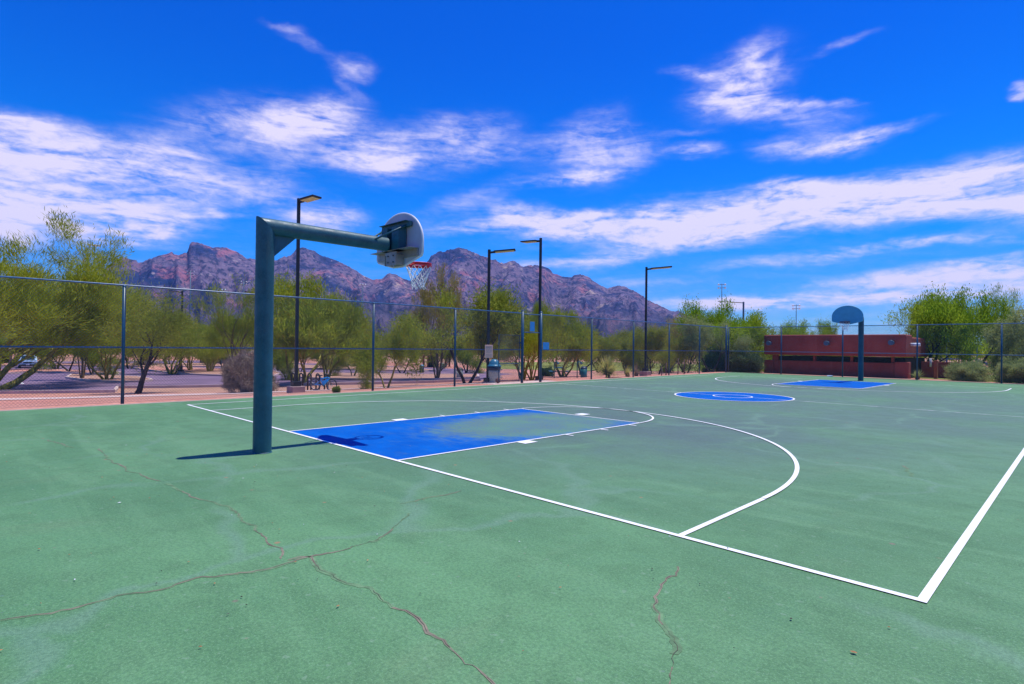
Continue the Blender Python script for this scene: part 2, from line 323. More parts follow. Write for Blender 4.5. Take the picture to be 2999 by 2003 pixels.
def bluepaint(name, worn=False):
    m, nt, b = newmat(name); g = G(nt); v = g.co()
    n = g.noise(v, 1.6, 5, .6); c = g.mix(g.rng(n, .3, .7), (.0, .090, .40), (.0, .120, .48))
    fine = g.noise(v, 60, 3, .7); c = g.mix(g.rng(fine, .45, .8, 0, .3), c, (.002, .045, .25))
    if worn:
        e = g.rng(g.len(g.map(v, (2.1, 3.3, 1), (.4, 4.3, 0), typ='TEXTURE')), 1.1, .05)
        st = g.noise(g.map(v, (1.2, 2.2, 1), rot=(0, 0, .7)), 1.9, 8, .74, .6)
        k = g.rng(g.m('ADD', e, g.m('MULTIPLY', g.m('SUBTRACT', st, .5), 1.15)), .0, .62)
        k = g.m('MULTIPLY', k, g.rng(g.noise(v, 26, 4, .7), .3, .55, .55, 1))
        c = g.mix(g.m('MULTIPLY', k, .93), c, g.mix(g.rng(g.noise(v, .9, 5), .38, .62), (.125, .21, .165), (.135, .26, .135)))
    g.L(c, b.inputs['Base Color']); b.inputs['Roughness'].default_value = .7; b.inputs['Specular IOR Level'].default_value = .06
    g.bump(g.noise(v, 120, 2), b, .3, .003); return m
M['blue'] = bluepaint('court_blue_paint'); M['blueworn'] = bluepaint('court_blue_paint_worn', True)
def linemat(name, wear):
    m, nt, b = newmat(name); g = G(nt); v = g.co(); n = g.noise(v, 9, 6, .7)
    c = g.mix(g.rng(n, .5+.3*(1-wear), .9, 0, .8), (.86, .86, .84), (.35, .46, .42)); 
    if wear > .5: c = g.mix(g.rng(g.noise(v, 2.3, 5, .7), .38, .6, 0, .75), c, (.22, .36, .30))
    c = g.mix(g.rng(g.noise(v, 34, 5, .85), .60, .66, 0, .75), c, (.15, .27, .16)); c = g.mix(g.rng(g.noise(v, 2.1, 4, .7), .45, .7, 0, .28), c, (.50, .52, .46))
    g.L(c, b.inputs['Base Color']); b.inputs['Roughness'].default_value = .65; return m
M['line'] = linemat('white_line_paint', .25); M['faint'] = linemat('faded_line_paint', .8)
def gravel():
    m, nt, b = newmat('pink_gravel'); g = G(nt); v = g.co()
    n = g.noise(v, .35, 6, .65); c = g.mix(g.rng(n, .3, .7), (.56, .215, .14), (.82, .37, .265))
    vo = g.voro(v, 9); c = g.mix(g.rng(vo.outputs[0], .1, .7, 0, .5), c, (.30, .11, .085))
    n2 = g.noise(v, 3.2, 6, .7); c = g.mix(g.rng(n2, .5, .8, 0, .6), c, (.80, .44, .34))
    far = g.noise(v, .02, 4, .6); c = g.mix(g.rng(far, .45, .6, 0, .5), c, (.30, .24, .15))
    g.L(c, b.inputs['Base Color']); b.inputs['Roughness'].default_value = .95
    g.bump(g.m('ADD', g.noise(v, 22, 4, .7), vo.outputs[0]), b, .6, .03); return m
M['gravel'] = gravel()
def asphalt():
    m, nt, b = newmat('asphalt'); g = G(nt); v = g.co()
    n = g.noise(v, .25, 5, .6); c = g.mix(g.rng(n, .35, .65), (.17, .105, .16), (.25, .155, .235))
    c = g.mix(g.rng(g.noise(v, 30, 3), .4, .7, 0, .4), c, (.08, .055, .10))
    g.L(c, b.inputs['Base Color']); b.inputs['Roughness'].default_value = .85; return m
M['asphalt'] = asphalt()
M['walk'] = simple('pale_path', (.62, .45, .40), .9, .1, 2, bump=.2)
M['grass'] = simple('dry_lawn', (.22, .24, .04), .95, .35, .5)
M['crackhalo'] = simple('crack_rubbed_paint', (.12, .225, .105), .95, .3, 12)
M['crackdark'] = simple('crack_gap', (.10, .095, .06), .95, .2, 20)
M['cracktan'] = simple('crack_edge_filler', (.215, .19, .13), .95, .25, 9)

def leafmat(name, c1, c2, c3, trans=.35, flower=None):
    m, nt, b = newmat(name); g = G(nt); v = g.co()
    nt.nodes.remove(b)
    out = [n for n in g.N if n.type == 'OUTPUT_MATERIAL'][0]
    geo = g.N.new('ShaderNodeNewGeometry'); oi = g.N.new('ShaderNodeObjectInfo')
    off = g.N.new('ShaderNodeVectorMath'); off.operation = 'SCALE'; off.inputs[0].default_value = (13, 7, 5); g.L(oi.outputs['Random'], off.inputs['Scale'])
    ad = g.N.new('ShaderNodeVectorMath'); g.L(v, ad.inputs[0]); g.L(off.outputs[0], ad.inputs[1]); v = ad.outputs[0]
    n = g.noise(v, .9, 4, .6); c = g.mix(g.rng(n, .36, .64), c1, c2)
    c = g.mix(g.rng(geo.outputs['Random Per Island'], 0, 1, 0, .55, False), c, c3)
    c = g.mix(g.rng(oi.outputs['Random'], 0, 1, 0, .35, False), c, g.mix(.6, c, (c2[0]*1.3, c2[1]*.95, c2[2]*.7)))
    if flower:
        k = g.m('MULTIPLY', g.rng(g.noise(v, 2.6, 3), .56, .66), g.rng(geo.outputs['Random Per Island'], .62, .66)); c = g.mix(k, c, flower)
    d = g.N.new('ShaderNodeBsdfDiffuse'); t = g.N.new('ShaderNodeBsdfTranslucent'); ms = g.N.new('ShaderNodeMixShader'); ms.inputs[0].default_value = trans
    g.L(c, d.inputs[0]); g.L(g.mix(.5, c, c2), t.inputs[0]); g.L(d.outputs[0], ms.inputs[1]); g.L(t.outputs[0], ms.inputs[2]); g.L(ms.outputs[0], out.inputs[0]); return m
M['lf_pv'] = leafmat('palo_verde_twigs', (.25, .33, .03), (.41, .47, .05), (.14, .20, .025), .48, (.55, .30, .02))
M['lf_mesq'] = leafmat('mesquite_leaves', (.20, .28, .035), (.33, .38, .055), (.12, .17, .03), .45, (.42, .26, .03))
M['lf_tall'] = leafmat('pale_wispy_leaves', (.27, .28, .07), (.44, .37, .12), (.20, .24, .05), .45, (.45, .27, .05))
M['lf_green'] = leafmat('bright_green_leaves', (.17, .38, .03), (.40, .53, .04), (.09, .21, .025), .45)
M['lf_grey'] = leafmat('grey_green_leaves', (.28, .36, .13), (.43, .50, .20), (.17, .24, .07), .4)
M['lf_dark'] = leafmat('dark_blue_green_leaves', (.06, .13, .06), (.12, .19, .08), (.03, .08, .04), .25)
M['lf_bush'] = leafmat('dry_grey_twigs', (.34, .27, .20), (.50, .40, .30), (.20, .16, .125), .1)
M['lf_yucca'] = leafmat('yellow_green_blades', (.50, .50, .14), (.68, .62, .24), (.36, .38, .10), .25)
def bark(name, a, bb):
    m, nt, b = newmat(name); g = G(nt); v = g.co(); n = g.noise(g.map(v, (3, 3, 1)), 2.5, 5, .65)
    g.L(g.mix(g.rng(n, .35, .65), a, bb), b.inputs['Base Color']); b.inputs['Roughness'].default_value = .85; g.bump(n, b, .4, .03); return m
M['bk_pv'] = bark('palo_verde_bark', (.14, .12, .025), (.44, .37, .06)); M['bk_dark'] = bark('dark_bark', (.025, .018, .016), (.07, .05, .04))
M['bk_tan'] = bark('tan_bark', (.10, .07, .04), (.22, .15, .07))
def rock():
    m, nt, b = newmat('mountain_rock_and_shade'); g = G(nt); v = g.co()
    n1 = g.noise(g.map(v, (1, 1, 1.6)), .0022, 9, .68, .5)
    c = g.mix(g.rng(n1, .40, .56), (.032, .058, .18), (.245, .18, .265))  # blue shadow and pink sunlight painted into the rock's own mottling
    n2 = g.noise(g.map(v, (1, 1, 2), (900, 0, 0)), .004, 8, .7, .6); c = g.mix(g.rng(n2, .52, .64, 0, .8), c, (.52, .20, .24))
    n3 = g.noise(g.map(v, (1, 1, 1.2), (0, 700, 0)), .018, 8, .75, .4); c = g.mix(g.rng(n3, .57, .67, 0, .7), c, (.76, .60, .54))
    n4 = g.noise(v, .03, 6, .7); c = g.mix(g.rng(n4, .48, .58, 0, .85), c, (.035, .050, .12))  # dark scrub speckle, doubling as painted shadow patches
    n5 = g.noise(g.map(v, (1, 1, 1.3), (0, 0, 400)), .0032, 6, .65); c = g.mix(g.rng(n5, .62, .7, 0, .7), c, (.78, .56, .44))
    z = g.N.new('ShaderNodeSeparateXYZ'); g.L(v, z.inputs[0])
    lowm = g.rng(z.outputs[2], 260, 90, 0, .75); c = g.mix(lowm, c, g.mix(g.rng(n3, .4, .62), (.095, .10, .17), (.20, .14, .20)))
    g.L(c, b.inputs['Base Color']); b.inputs['Roughness'].default_value = .95; b.inputs['Specular IOR Level'].default_value = .1
    g.bump(g.m('ADD', g.m('MULTIPLY', n3, 1.0), g.m('MULTIPLY', n4, .6)), b, 1.0, 25); return m
M['rock'] = rock()

# ------------------------------------------------------------------ terrain
def H(x, y):
    tx = max(0., -10.2-x); ty = max(0., y-35.)
    return -.06 - 2.0*(1-math.exp(-tx/25)) - .5*(1-math.exp(-ty/15))
def make_ground():
    xs = [-6000, -4500, -3000, -1800, -1000, -600, -400, -300, -240, -200, -170] + [-150+2.5*i for i in range(57)] + [-10.2, -9, 0, 10, 20, 40, 80, 200, 600, 2000, 6000]
    ys = [-6000, -3000, -800, -200, -60, -30] + [-20+2.5*i for i in range(57)] + [130, 160, 200, 300, 500, 900, 1800, 4000, 6000]
    xs = sorted(set(xs)); ys = sorted(set(ys + [35.0]))
    b = MB(); ny = len(ys)
    vs = [(x, y, H(x, y)) for x in xs for y in ys]
    fs = [(i*ny+j, (i+1)*ny+j, (i+1)*ny+j+1, i*ny+j+1) for i in range(len(xs)-1) for j in range(ny-1)]
    b.add(vs, fs, True); tag(b.build('ground', M['gravel']), 'pink gravel desert ground around the court', kind='structure')
make_ground()
def sheet(name, poly, off, m, step=2.0, label=None):
    bm = bmesh.new(); bm.faces.new([bm.verts.new((x, y, 0)) for x, y in poly])
    x0, x1 = min(p[0] for p in poly), max(p[0] for p in poly); y0, y1 = min(p[1] for p in poly), max(p[1] for p in poly)
    x = math.ceil(x0/step)*step
    while x < x1:
        bmesh.ops.bisect_plane(bm, geom=bm.verts[:]+bm.edges[:]+bm.faces[:], plane_co=(x, 0, 0), plane_no=(1, 0, 0)); x += step
    y = math.ceil(y0/step)*step
    while y < y1:
        bmesh.ops.bisect_plane(bm, geom=bm.verts[:]+bm.edges[:]+bm.faces[:], plane_co=(0, y, 0), plane_no=(0, 1, 0)); y += step
    bmesh.ops.triangulate(bm, faces=bm.faces)
    for v in bm.verts: v.co.z = H(v.co.x, v.co.y) + off
    bmesh.ops.recalc_face_normals(bm, faces=bm.faces)
    if sum(f.normal.z for f in bm.faces) < 0: bmesh.ops.reverse_faces(bm, faces=bm.faces)
    me = bpy.data.meshes.new(name); bm.to_mesh(me); bm.free(); me.materials.append(m)
    o = bpy.data.objects.new(name, me); COL.objects.link(o); return tag(o, label, kind='structure')
def kerb_path(path, w=.16, h=.15, closed=False, sub=1.5):
    P = []
    n = len(path)
    for i in range(n if closed else n-1):
        a, b = Vector(path[i]), Vector(path[(i+1) % n]); k = max(1, int((b-a).length/sub))
        for j in range(k): P.append(a.lerp(b, j/k))
    if not closed: P.append(Vector(path[-1]))
    m = len(P); vs = []; fs = []
    for i, p in enumerate(P):
        t = (P[(i+1) % m]-P[i-1]) if closed else (P[min(i+1, m-1)]-P[max(i-1, 0)]); t.normalize(); q = Vector((-t.y, t.x))*w/2
        z = H(p.x, p.y)
        for s_, zz in ((1, -.1), (1, h), (-1, h), (-1, -.1)): vs.append((p.x+q.x*s_, p.y+q.y*s_, z+zz))
    for i in range(m if closed else m-1):
        j = (i+1) % m
        for k in range(4): fs.append((i*4+k, i*4+(k+1) % 4, j*4+(k+1) % 4, j*4+k))
    if not closed: fs += [(0, 1, 2, 3), ((m-1)*4+3, (m-1)*4+2, (m-1)*4+1, (m-1)*4)]
    return MB().add(vs, fs)
near = [(-34, -22), (-32.2, -5.9), (-31.6, -2.3), (-28.8, .2), (-26.8, 1.9), (-33.4, 3.2), (-31.1, 5.2), (-29.2, 7.2), (-27.6, 9.5), (-26.0, 11.8), (-22.4, 14.0), (-19.8, 17.0), (-19.0, 20.0)]
sheet('parking_lot', near + [(-24, 25), (-38, 42), (-62, 55), (-95, 52), (-118, 30), (-118, -22)], .012, M['asphalt'], label='purple grey asphalt of the parking lot beyond the fence')
tag(kerb_path(near).build('kerb', M['kerb']), 'pale kerb along the near edge of the parking lot', kind='structure')
ISL = dict(A=[(-55.2, 3.4), (-46.8, 3.8), (-43.4, 5.2), (-42.7, 6.3), (-44.0, 7.4), (-47.0, 7.9), (-52.8, 8.2), (-63.6, 4.9)],
           B=[(-66.6, -4), (-70.9, 2.9), (-68.7, 4.5), (-61.9, 8.0), (-66, 9.4), (-80.6, 4.2), (-80.3, -4)],
           C=[(-78.6, 13.2), (-69.9, 13.2), (-59.0, 13.0), (-50.8, 14.8), (-45.6, 17.7), (-52, 21), (-58.4, 23.2), (-74.3, 20.4), (-84.2, 16.7)],
           D=[(-44.3, 18.4), (-34.6, 17.6), (-24.9, 20.9), (-23.9, 24.2), (-32.4, 31.6), (-43.1, 27.8), (-53.7, 23.5)],
           E=[(-98.2, -6), (-93.5, 8.3), (-86.2, 13.0), (-78.7, 26.2), (-56.2, 34.1), (-50, 37.5), (-54.7, 43.5), (-68.9, 50.5), (-92.9, 31.2), (-100.3, 15.6), (-107.8, -6)])
for k, p in ISL.items():
    i = sheet('planting_island', p, .15, M['gravel'])
    kb = kerb_path(p, .18, .17, True).build('kerb', M['kerb'], parent=i); tag(kb, kind='structure')
sheet('footpath', [(-27, -14), (-23.0, -3.7), (-22.2, -2.7), (-20.3, -.8), (-18.6, 1.2), (-15.6, 3.4), (-13.2, 7), (-12.4, 10), (-10.4, 12.4), (-9.2, 12.4), (-9.2, 16.4), (-11.2, 16.6), (-13.4, 13), (-14.4, 10), (-15.2, 7), (-18.2, 4.4), (-21.2, 1.9), (-22.3, -.3), (-25.0, -2.6), (-25.6, -3.7), (-29, -14)][::-1], .016, M['walk'], 1.5, 'pale concrete path curving from the gate')
sheet('lawn', [(-62.9, 60), (-43.0, 66), (-26, 72), (-26, 110), (-44.6, 124.5), (-90, 127), (-97.5, 84)], .02, M['grass'], 4, 'dry yellow green lawn beyond the trees')
sheet('lawn', [(-3, 44.5), (14, 35.6), (40, 50), (30, 62), (2, 62)], .02, M['grass'], 3, 'green lawn strip right of the red building')
st = MB()
for k in range(7):
    a = Vector((-55.0 - 1.2*k, -.0 - 2.9*k, 0)); bq = Vector((-45.7-1.2*k, -.25-2.9*k, 0)); q = Vector((0, .07, 0))
    st.add([(p.x, p.y, H(p.x, p.y)+.03) for p in (a-q, a+q)] + [(p.x, p.y, H(p.x, p.y)+.03) for p in (a.lerp(bq, .5)-q, a.lerp(bq, .5)+q)] + [(p.x, p.y, H(p.x, p.y)+.03) for p in (bq-q, bq+q)], [(0, 1, 3, 2), (2, 3, 5, 4)])
tag(st.build('parking_stripes', M['line'], fix=False), 'white parking bay stripes painted on the asphalt', kind='structure')

# ------------------------------------------------------------------ court
def court():
    b = MB(); b.box((2.6, 11, -.15), (22.7, 46, .30))
    c = b.build('court_surface', M['court']); tag(c, 'green coated concrete basketball court slab', kind='structure')
    e = MB(); e.box((-8.9, 11, -.16), (.3, 46.3, .306)); e.box((2.6, 34.12, -.16), (23.3, .24, .306))
    tag(e.build('court_edge', M['concrete'], parent=c), kind='structure')
    z1, z2, z3 = .004, .008, .012
    def strip(mb, x0, y0, x1, y1, z): mb.add([(x0, y0, z), (x1, y0, z), (x1, y1, z), (x0, y1, z)], [(0, 1, 2, 3)])
    def arc(mb, cx, cy, r, w, a0, a1, z, n=96):
        vs = []; 
        for i in range(n+1):
            t = a0 + (a1-a0)*i/n
            for q in (r-w/2, r+w/2): vs.append((cx+q*math.cos(t), cy+q*math.sin(t), z))
        mb.add(vs, [(2*i, 2*i+1, 2*i+3, 2*i+2) for i in range(n)])
    L = 28.91; W = 7.76; w = .055; lw = 1.76; ft = 6.1; R3 = 6.03; yc = 1.8
    key = MB(); strip(key, -lw, .05, lw, ft, z1); tag(key.build('key_paint', M['blueworn'], parent=c, fix=False), 'blue key paint worn to green in the middle', kind='structure')
    key = MB(); strip(key, -lw, L-ft, lw, L-.05, z1); tag(key.build('key_paint', M['blue'], parent=c, fix=False), kind='structure')
    cc = MB(); cc.add([(1.84*math.cos(t*math.pi/48), L/2+1.84*math.sin(t*math.pi/48), z1) for t in range(96)], [tuple(range(96))]); tag(cc.build('centre_circle_paint', M['blue'], parent=c, fix=False), kind='structure')
    m = MB()
    strip(m, -W, 0, W, w, z2); strip(m, W-w*1.05, w, W, L, z2); strip(m, -W, w, -W+w, L, z2)
    for s in (1, -1):                                             # near end, then the far end mirrored
        Y = (lambda y: y) if s == 1 else (lambda y: L-y)
        def S(x0, y0, x1, y1, z=z2): strip(m, x0, min(Y(y0), Y(y1)), x1, max(Y(y0), Y(y1)), z)
        S(-lw-.02, w, -lw+.025, ft); S(lw-.025, w, lw+.02, ft); S(-lw+.025, ft-.04, lw-.025, ft)
        arc(m, 0, Y(ft), lw, .045, 0 if s == 1 else math.pi, math.pi if s == 1 else 2*math.pi, z3)
        S(-R3-.027, w, -R3+.027, yc); S(R3-.027, w, R3+.027, yc)
        arc(m, 0, Y(yc), R3, .055, 0 if s == 1 else math.pi, math.pi if s == 1 else 2*math.pi, z3, 160)
        for q in (-1, 1):
            for yy, hh, ww in ((2.35, .30, .20), (3.6, .05, .17), (4.65, .05, .17), (5.62, .05, .17)):
                x0, x1 = sorted((q*(lw+.02), q*(lw+.02+ww))); S(x0, yy, x1, yy+hh)
    m.add([(-.13, 6.20, z2), (.13, 6.20, z2), (.13, 6.50, z2), (-.13, 6.50, z2)], [(0, 1, 2, 3)])
    arc(m, 0, L/2, 1.86, .055, 0, 2*math.pi, z2); arc(m, 0, L/2, .61, .05, 0, 2*math.pi, z2)
    tag(m.build('painted_lines', M['line'], parent=c, fix=False), 'crisp white court lines', kind='structure')
    f = MB()
    strip(f, -W+w, L/2-.022, -1.9, L/2+.022, z2); strip(f, 1.9, L/2-.022, W-w*1.05, L/2+.022, z2); strip(f, -1.82, L/2-.018, -.65, L/2+.018, z2); strip(f, .65, L/2-.018, 1.82, L/2+.018, z2)
    strip(f, -W+w, L-.03, -R3-.04, L+.02, z2); strip(f, -R3+.04, L-.03, -lw-.04, L+.02, z2); strip(f, -lw+.04, L-.03, lw-.04, L+.02, z2); strip(f, lw+.04, L-.03, R3-.04, L+.02, z2); strip(f, R3+.04, L-.03, W-.07, L+.02, z2)
    tag(f.build('faded_lines', M['faint'], parent=c, fix=False), 'faded centre line and far baseline', kind='structure')
    # cracks
    halo = MB()
    rng = random.Random(4)
    dark = MB(); tan = MB()
    for ci, pts in enumerate(CRACKS):
        P = [Vector((x, y, 0)) for x, y in pts]; Q = []
        for a, bq in zip(P, P[1:]):
            k = max(2, int((bq-a).length/.035))
            d = (bq-a).normalized(); nrm = Vector((-d.y, d.x, 0))
            for j in range(k):
                p = a.lerp(bq, j/k); o = noise.noise(p*4.0)*.06 + noise.noise(p*16)*.022 + rng.uniform(-.006, .006); Q.append((p+nrm*o, nrm))
        vs = []; vt = []; vh = []
        for i, (p, nrm) in enumerate(Q):
            wd = max(.0005, .0010+.0024*noise.noise(p*5+Vector((9, 9, 9)))); 
            if ci in (0, 4, 5): wd *= .55
            wt = max(.001, .006+.010*noise.noise(p*2.3+Vector((3, 1, 7)))+.006*noise.noise(p*21)); wh = max(.001, .014+.018*noise.noise(p*1.7+Vector((8, 2, 7)))+.008*noise.noise(p*11)); vh += [p+nrm*wh+Vector((0, 0, .0018)), p-nrm*wh+Vector((0, 0, .0018))]
            vs += [p+nrm*wd+Vector((0, 0, .005)), p-nrm*wd+Vector((0, 0, .005))]
            vt += [p+nrm*wt+Vector((0, 0, .0025)), p-nrm*wt*1.1+Vector((0, 0, .0025))]
        fs = [(2*i, 2*i+1, 2*i+3, 2*i+2) for i in range(len(Q)-1)]
        halo.add(vh, [f for i, f in enumerate(fs) if noise.noise(Q[i][0]*1.3+Vector((2, 8, 0))) > -.2])
        dark.add(vs, [f for i, f in enumerate(fs) if noise.noise(Q[i][0]*1.7) > -.28]); tan.add(vt, [f for i, f in enumerate(fs) if noise.noise(Q[i][0]*1.1+Vector((5, 0, 0))) > -.12])
    tag(halo.build('crack_halo', M['crackhalo'], parent=c, fix=False), 'rubbed paler band along the cracks', kind='structure')
    tag(tan.build('crack_filler', M['cracktan'], parent=c, fix=False), 'worn tan edges along the cracks', kind='structure')
    tag(dark.build('cracks', M['crackdark'], parent=c, fix=False), 'thin dark cracks wandering over the near green coating', kind='structure')
    return c
CRACKS=[[(-3.320,-3.210),(-2.169,-3.023),(-2.031,-2.779),(-0.566,-2.819),(0.178,-2.771),(0.888,-2.633),(1.363,-2.597),(1.919,-2.598),(2.229,-2.505),(2.655,-2.441),(3.047,-2.479),(3.440,-2.511),(3.853,-2.548),(4.161,-2.573),(4.305,-2.602)],[(4.119,-4.185),(4.133,-4.062),(4.168,-3.915),(4.185,-3.747),(4.222,-3.573),(4.241,-3.433),(4.216,-3.326),(4.224,-3.197),(4.287,-3.065),(4.357,-2.917),(4.381,-2.776),(4.375,-2.632),(4.379,-2.502),(4.405,-2.377),(4.421,-2.224),(4.392,-2.077),(4.363,-1.881),(4.306,-1.740),(4.142,-1.476),(3.886,-1.253)],[(4.305,-2.602),(4.358,-2.492),(4.553,-2.485),(4.764,-2.509),(4.953,-2.495),(5.106,-2.485),(5.209,-2.449),(5.349,-2.440),(5.499,-2.458),(5.637,-2.457),(5.767,-2.456),(5.898,-2.484),(6.019,-2.494),(6.146,-2.521),(6.241,-2.542),(6.347,-2.545),(6.439,-2.556),(6.520,-2.547),(6.670,-2.538)],[(6.377,-0.593),(6.417,-0.756),(6.394,-0.864),(6.445,-1.021),(6.542,-1.207),(6.623,-1.340),(6.712,-1.428),(6.797,-1.489),(6.846,-1.526),(6.914,-1.624),(6.977,-1.746),(7.034,-1.858),(7.084,-1.954),(7.146,-2.093)],[(6.642,5.068),(6.865,4.408),(6.976,4.173)],[(3.622,-1.150),(3.620,-0.909),(3.622,-0.715),(3.626,-0.328)]]
court()
def litter():
    rng = random.Random(11); mats = [simple('litter_tan', (.42, .20, .08), .9, .3), simple('litter_white', (.7, .7, .68), .9, .1), simple('litter_dark', (.05, .04, .035), .9, .3)]
    b = MB(); idx = []
    for i in range(260):
        if i < 200: x, y = rng.uniform(-4, 10), rng.uniform(-5, 0)
        else: x, y = rng.uniform(-8, 9), rng.uniform(-4, 22)
        a = rng.uniform(0, 6.28); l = rng.uniform(.005, .012)*(1.5 if rng.random() < .08 else 1); w = l*rng.uniform(.3, .7); h = rng.uniform(.002, .006)
        c_, s_ = math.cos(a), math.sin(a); z = .0125
        pts = [(l, 0), (l*.3, w), (-l*.8, w*.6), (-l, -w*.2), (-l*.1, -w)]
        vs = [(x+p*c_-q*s_, y+p*s_+q*c_, z) for p, q in pts] + [(x, y, z+h)]
        b.add(vs, [(0, 1, 5), (1, 2, 5), (2, 3, 5), (3, 4, 5), (4, 0, 5), (4, 3, 2, 1, 0)]); idx += [0 if rng.random() < .6 else (1 if rng.random() < .2 else 2)]*6
    o = b.build('leaf_litter', mats[0]); o.data.materials.append(mats[1]); o.data.materials.append(mats[2]); o.data.polygons.foreach_set('material_index', idx)
    tag(o, 'small leaf and grit specks scattered over the court', 'litter', kind='stuff')
litter()

# ------------------------------------------------------------------ basketball hoops
def hoop(name, label, boardmat, rimmat, pole_y=-1.10):
    t = thing(name, label, 'basketball hoop', (0, 0, 0))
    zc, r, ra = 3.31, .128, .120; x = -.04
    p = MB(); n = 32; top = []; bot = []
    for k in range(n):
        q = 2*math.pi*k/n; cx, cy = math.cos(q)*r, math.sin(q)*r
        bot.append((x+cx, pole_y+cy, 0)); top.append((x+cx, pole_y+cy, zc - cy*1.02))
    p.add(bot+top, [(k, (k+1) % n, n+(k+1) % n, n+k) for k in range(n)], True)
    p.add(top, [tuple(range(n))]); p.build('pole', M['teal'], t)
    w = MB(); w.lathe([(r+.012, 0), (r+.012, .006), (r, .012)], (x, pole_y, .001), 32); w.build('base_weld', M['teal'], t)
    a = MB(); s0 = []; s1 = []
    for k in range(n):
        q = 2*math.pi*k/n; cx, cz = math.cos(q)*ra, math.sin(q)*ra
        s0.append((x+cx, pole_y - cz*.98 - .002, zc+cz+.002)); s1.append((x+cx*.96+.03, .93, zc+cz*.96))
    a.add(s0+s1, [(k, n+k, n+(k+1) % n, (k+1) % n) for k in range(n)], True); a.add(s1, [tuple(range(n))]); a.build('arm', M['teal'], t)
    g = MB(); g.prism([(pole_y+r*.9, zc-ra*.8), (pole_y+r*.9, 2.87), (pole_y+.46, zc-ra*.9)], 'x', x-.008, x+.008); g.build('gusset', M['teal'], t)
    # fan shaped backboard
    X, pts = .0, []
    by = 1.17; hw = .69
    for (px, pz) in ((-hw, 3.32), (-hw, 3.13), (-hw+.03, 3.085), (-.20, 2.965), (-.14, 2.955), (.14, 2.955), (.20, 2.965), (hw-.03, 3.085), (hw, 3.13), (hw, 3.32)): pts.append((px, pz))
    for k in range(1, 36):
        q = math.pi*k/36; pts.append((hw*math.cos(q), 3.32+.55*math.sin(q)))
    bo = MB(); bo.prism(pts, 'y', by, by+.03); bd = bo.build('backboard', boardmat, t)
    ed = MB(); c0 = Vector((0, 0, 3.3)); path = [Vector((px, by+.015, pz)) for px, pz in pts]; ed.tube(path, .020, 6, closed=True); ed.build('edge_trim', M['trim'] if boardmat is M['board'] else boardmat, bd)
    # steel behind it
    b = MB(); b.box((0, by-.045, 3.645), (.86, .05, .085)); b.box((-.02, by-.075, 3.69), (.82, .11, .008)); b.build('top_channel', M['teal'], t)
    b = MB(); b.box((-.17, by-.10, 3.41), (.16, .16, .40)); b.box((.16, by-.10, 3.41), (.20, .16, .40)); b.box((0, by-.035, 3.41), (.5, .02, .40)); b.build('centre_bracket', M['teal'], t)
    b = MB(); b.box((0, by-.02, 3.15), (1.20, .02, .12)); b.box((0, by-.10, 3.214), (1.22, .18, .008)); b.build('lower_channel', M['galv'], t)
    b = MB(); b.box((.02, by-.16, 3.07), (.34, .012, .23)); b.box((.185, by-.10, 3.05), (.012, .16, .17)); b.box((-.145, by-.10, 3.05), (.012, .16, .17)); pl_ = b.build('mounting_plate', M['galv'], t)
    for px, pz in ((-.06, 3.12), (.10, 3.12), (-.06, 3.01), (.10, 3.01)):
        q = MB(); q.tube([(px, by-.185, pz), (px, by-.16, pz)], .013, 6, smooth=False); q.build('bolt', M['bolt'], pl_)
    for sx in (1, -1):
        q = MB(); q.tube([(sx*.33, by-.06, 3.63), (sx*.115+x, .62, 3.33)], .016, 6); q.build('brace', M['teal'], t)
    # rim: two red rings, neck, net
    rc = Vector((0.0, 1.60, 3.05)); rr = .228
    ring = [rc+Vector((rr*math.cos(2*math.pi*k/40), rr*math.sin(2*math.pi*k/40), 0)) for k in range(40)]
    q = MB(); q.tube(ring, .0105, 8, closed=True); q.tube([p_+Vector((0, 0, -.028)) for p_ in ring], .0085, 6, closed=True)
    q.lathe([(rr+.001, -.048), (rr+.004, -.004), (rr-.003, -.004), (rr-.004, -.048), (rr+.001, -.048)], tuple(rc), 40)
    q.add([(rc.x-.10, by+.03, 3.055), (rc.x+.10, by+.03, 3.055), (rc.x+.07, rc.y-rr+.02, 3.055), (rc.x-.07, rc.y-rr+.02, 3.055), (rc.x-.10, by+.03, 3.045), (rc.x+.10, by+.03, 3.045), (rc.x+.07, rc.y-rr+.02, 3.045), (rc.x-.07, rc.y-rr+.02, 3.045)],
          [(0, 1, 2, 3), (7, 6, 5, 4), (0, 4, 5, 1), (1, 5, 6, 2), (2, 6, 7, 3), (3, 7, 4, 0)])
    q.box((rc.x, by+.038, 3.0), (.20, .014, .12))
    for sx in (1, -1): q.tube([(rc.x+sx*.09, by+.04, 2.95), (rc.x+sx*.15, rc.y-.17, 3.035)], .007, 6)
    for k in range(12):
        an = 2*math.pi*k/12; p_ = rc+Vector((rr*math.cos(an), rr*math.sin(an), -.03)); q.tube([p_, p_+Vector((math.cos(an)*.012, math.sin(an)*.012, -.018)), p_+Vector((0, 0, -.03))], .0035, 5)
    rim = q.build('rim', rimmat, t)
    nb = MB(); rng = random.Random(3); rows = [(.228, -.045), (.200, -.13), (.165, -.22), (.130, -.30), (.110, -.375), (.112, -.44)]
    def P(i, k, half):
        rad, dz = rows[i]; an = 2*math.pi*(k+(.5 if half else 0))/12; j = (0 if i == 0 else .010*i/2)
        return rc+Vector((rad*math.cos(an)+rng.uniform(-j, j), rad*math.sin(an)+rng.uniform(-j, j), dz+rng.uniform(-j, j)))
    grid = [[P(i, k, i % 2) for k in range(12)] for i in range(6)]
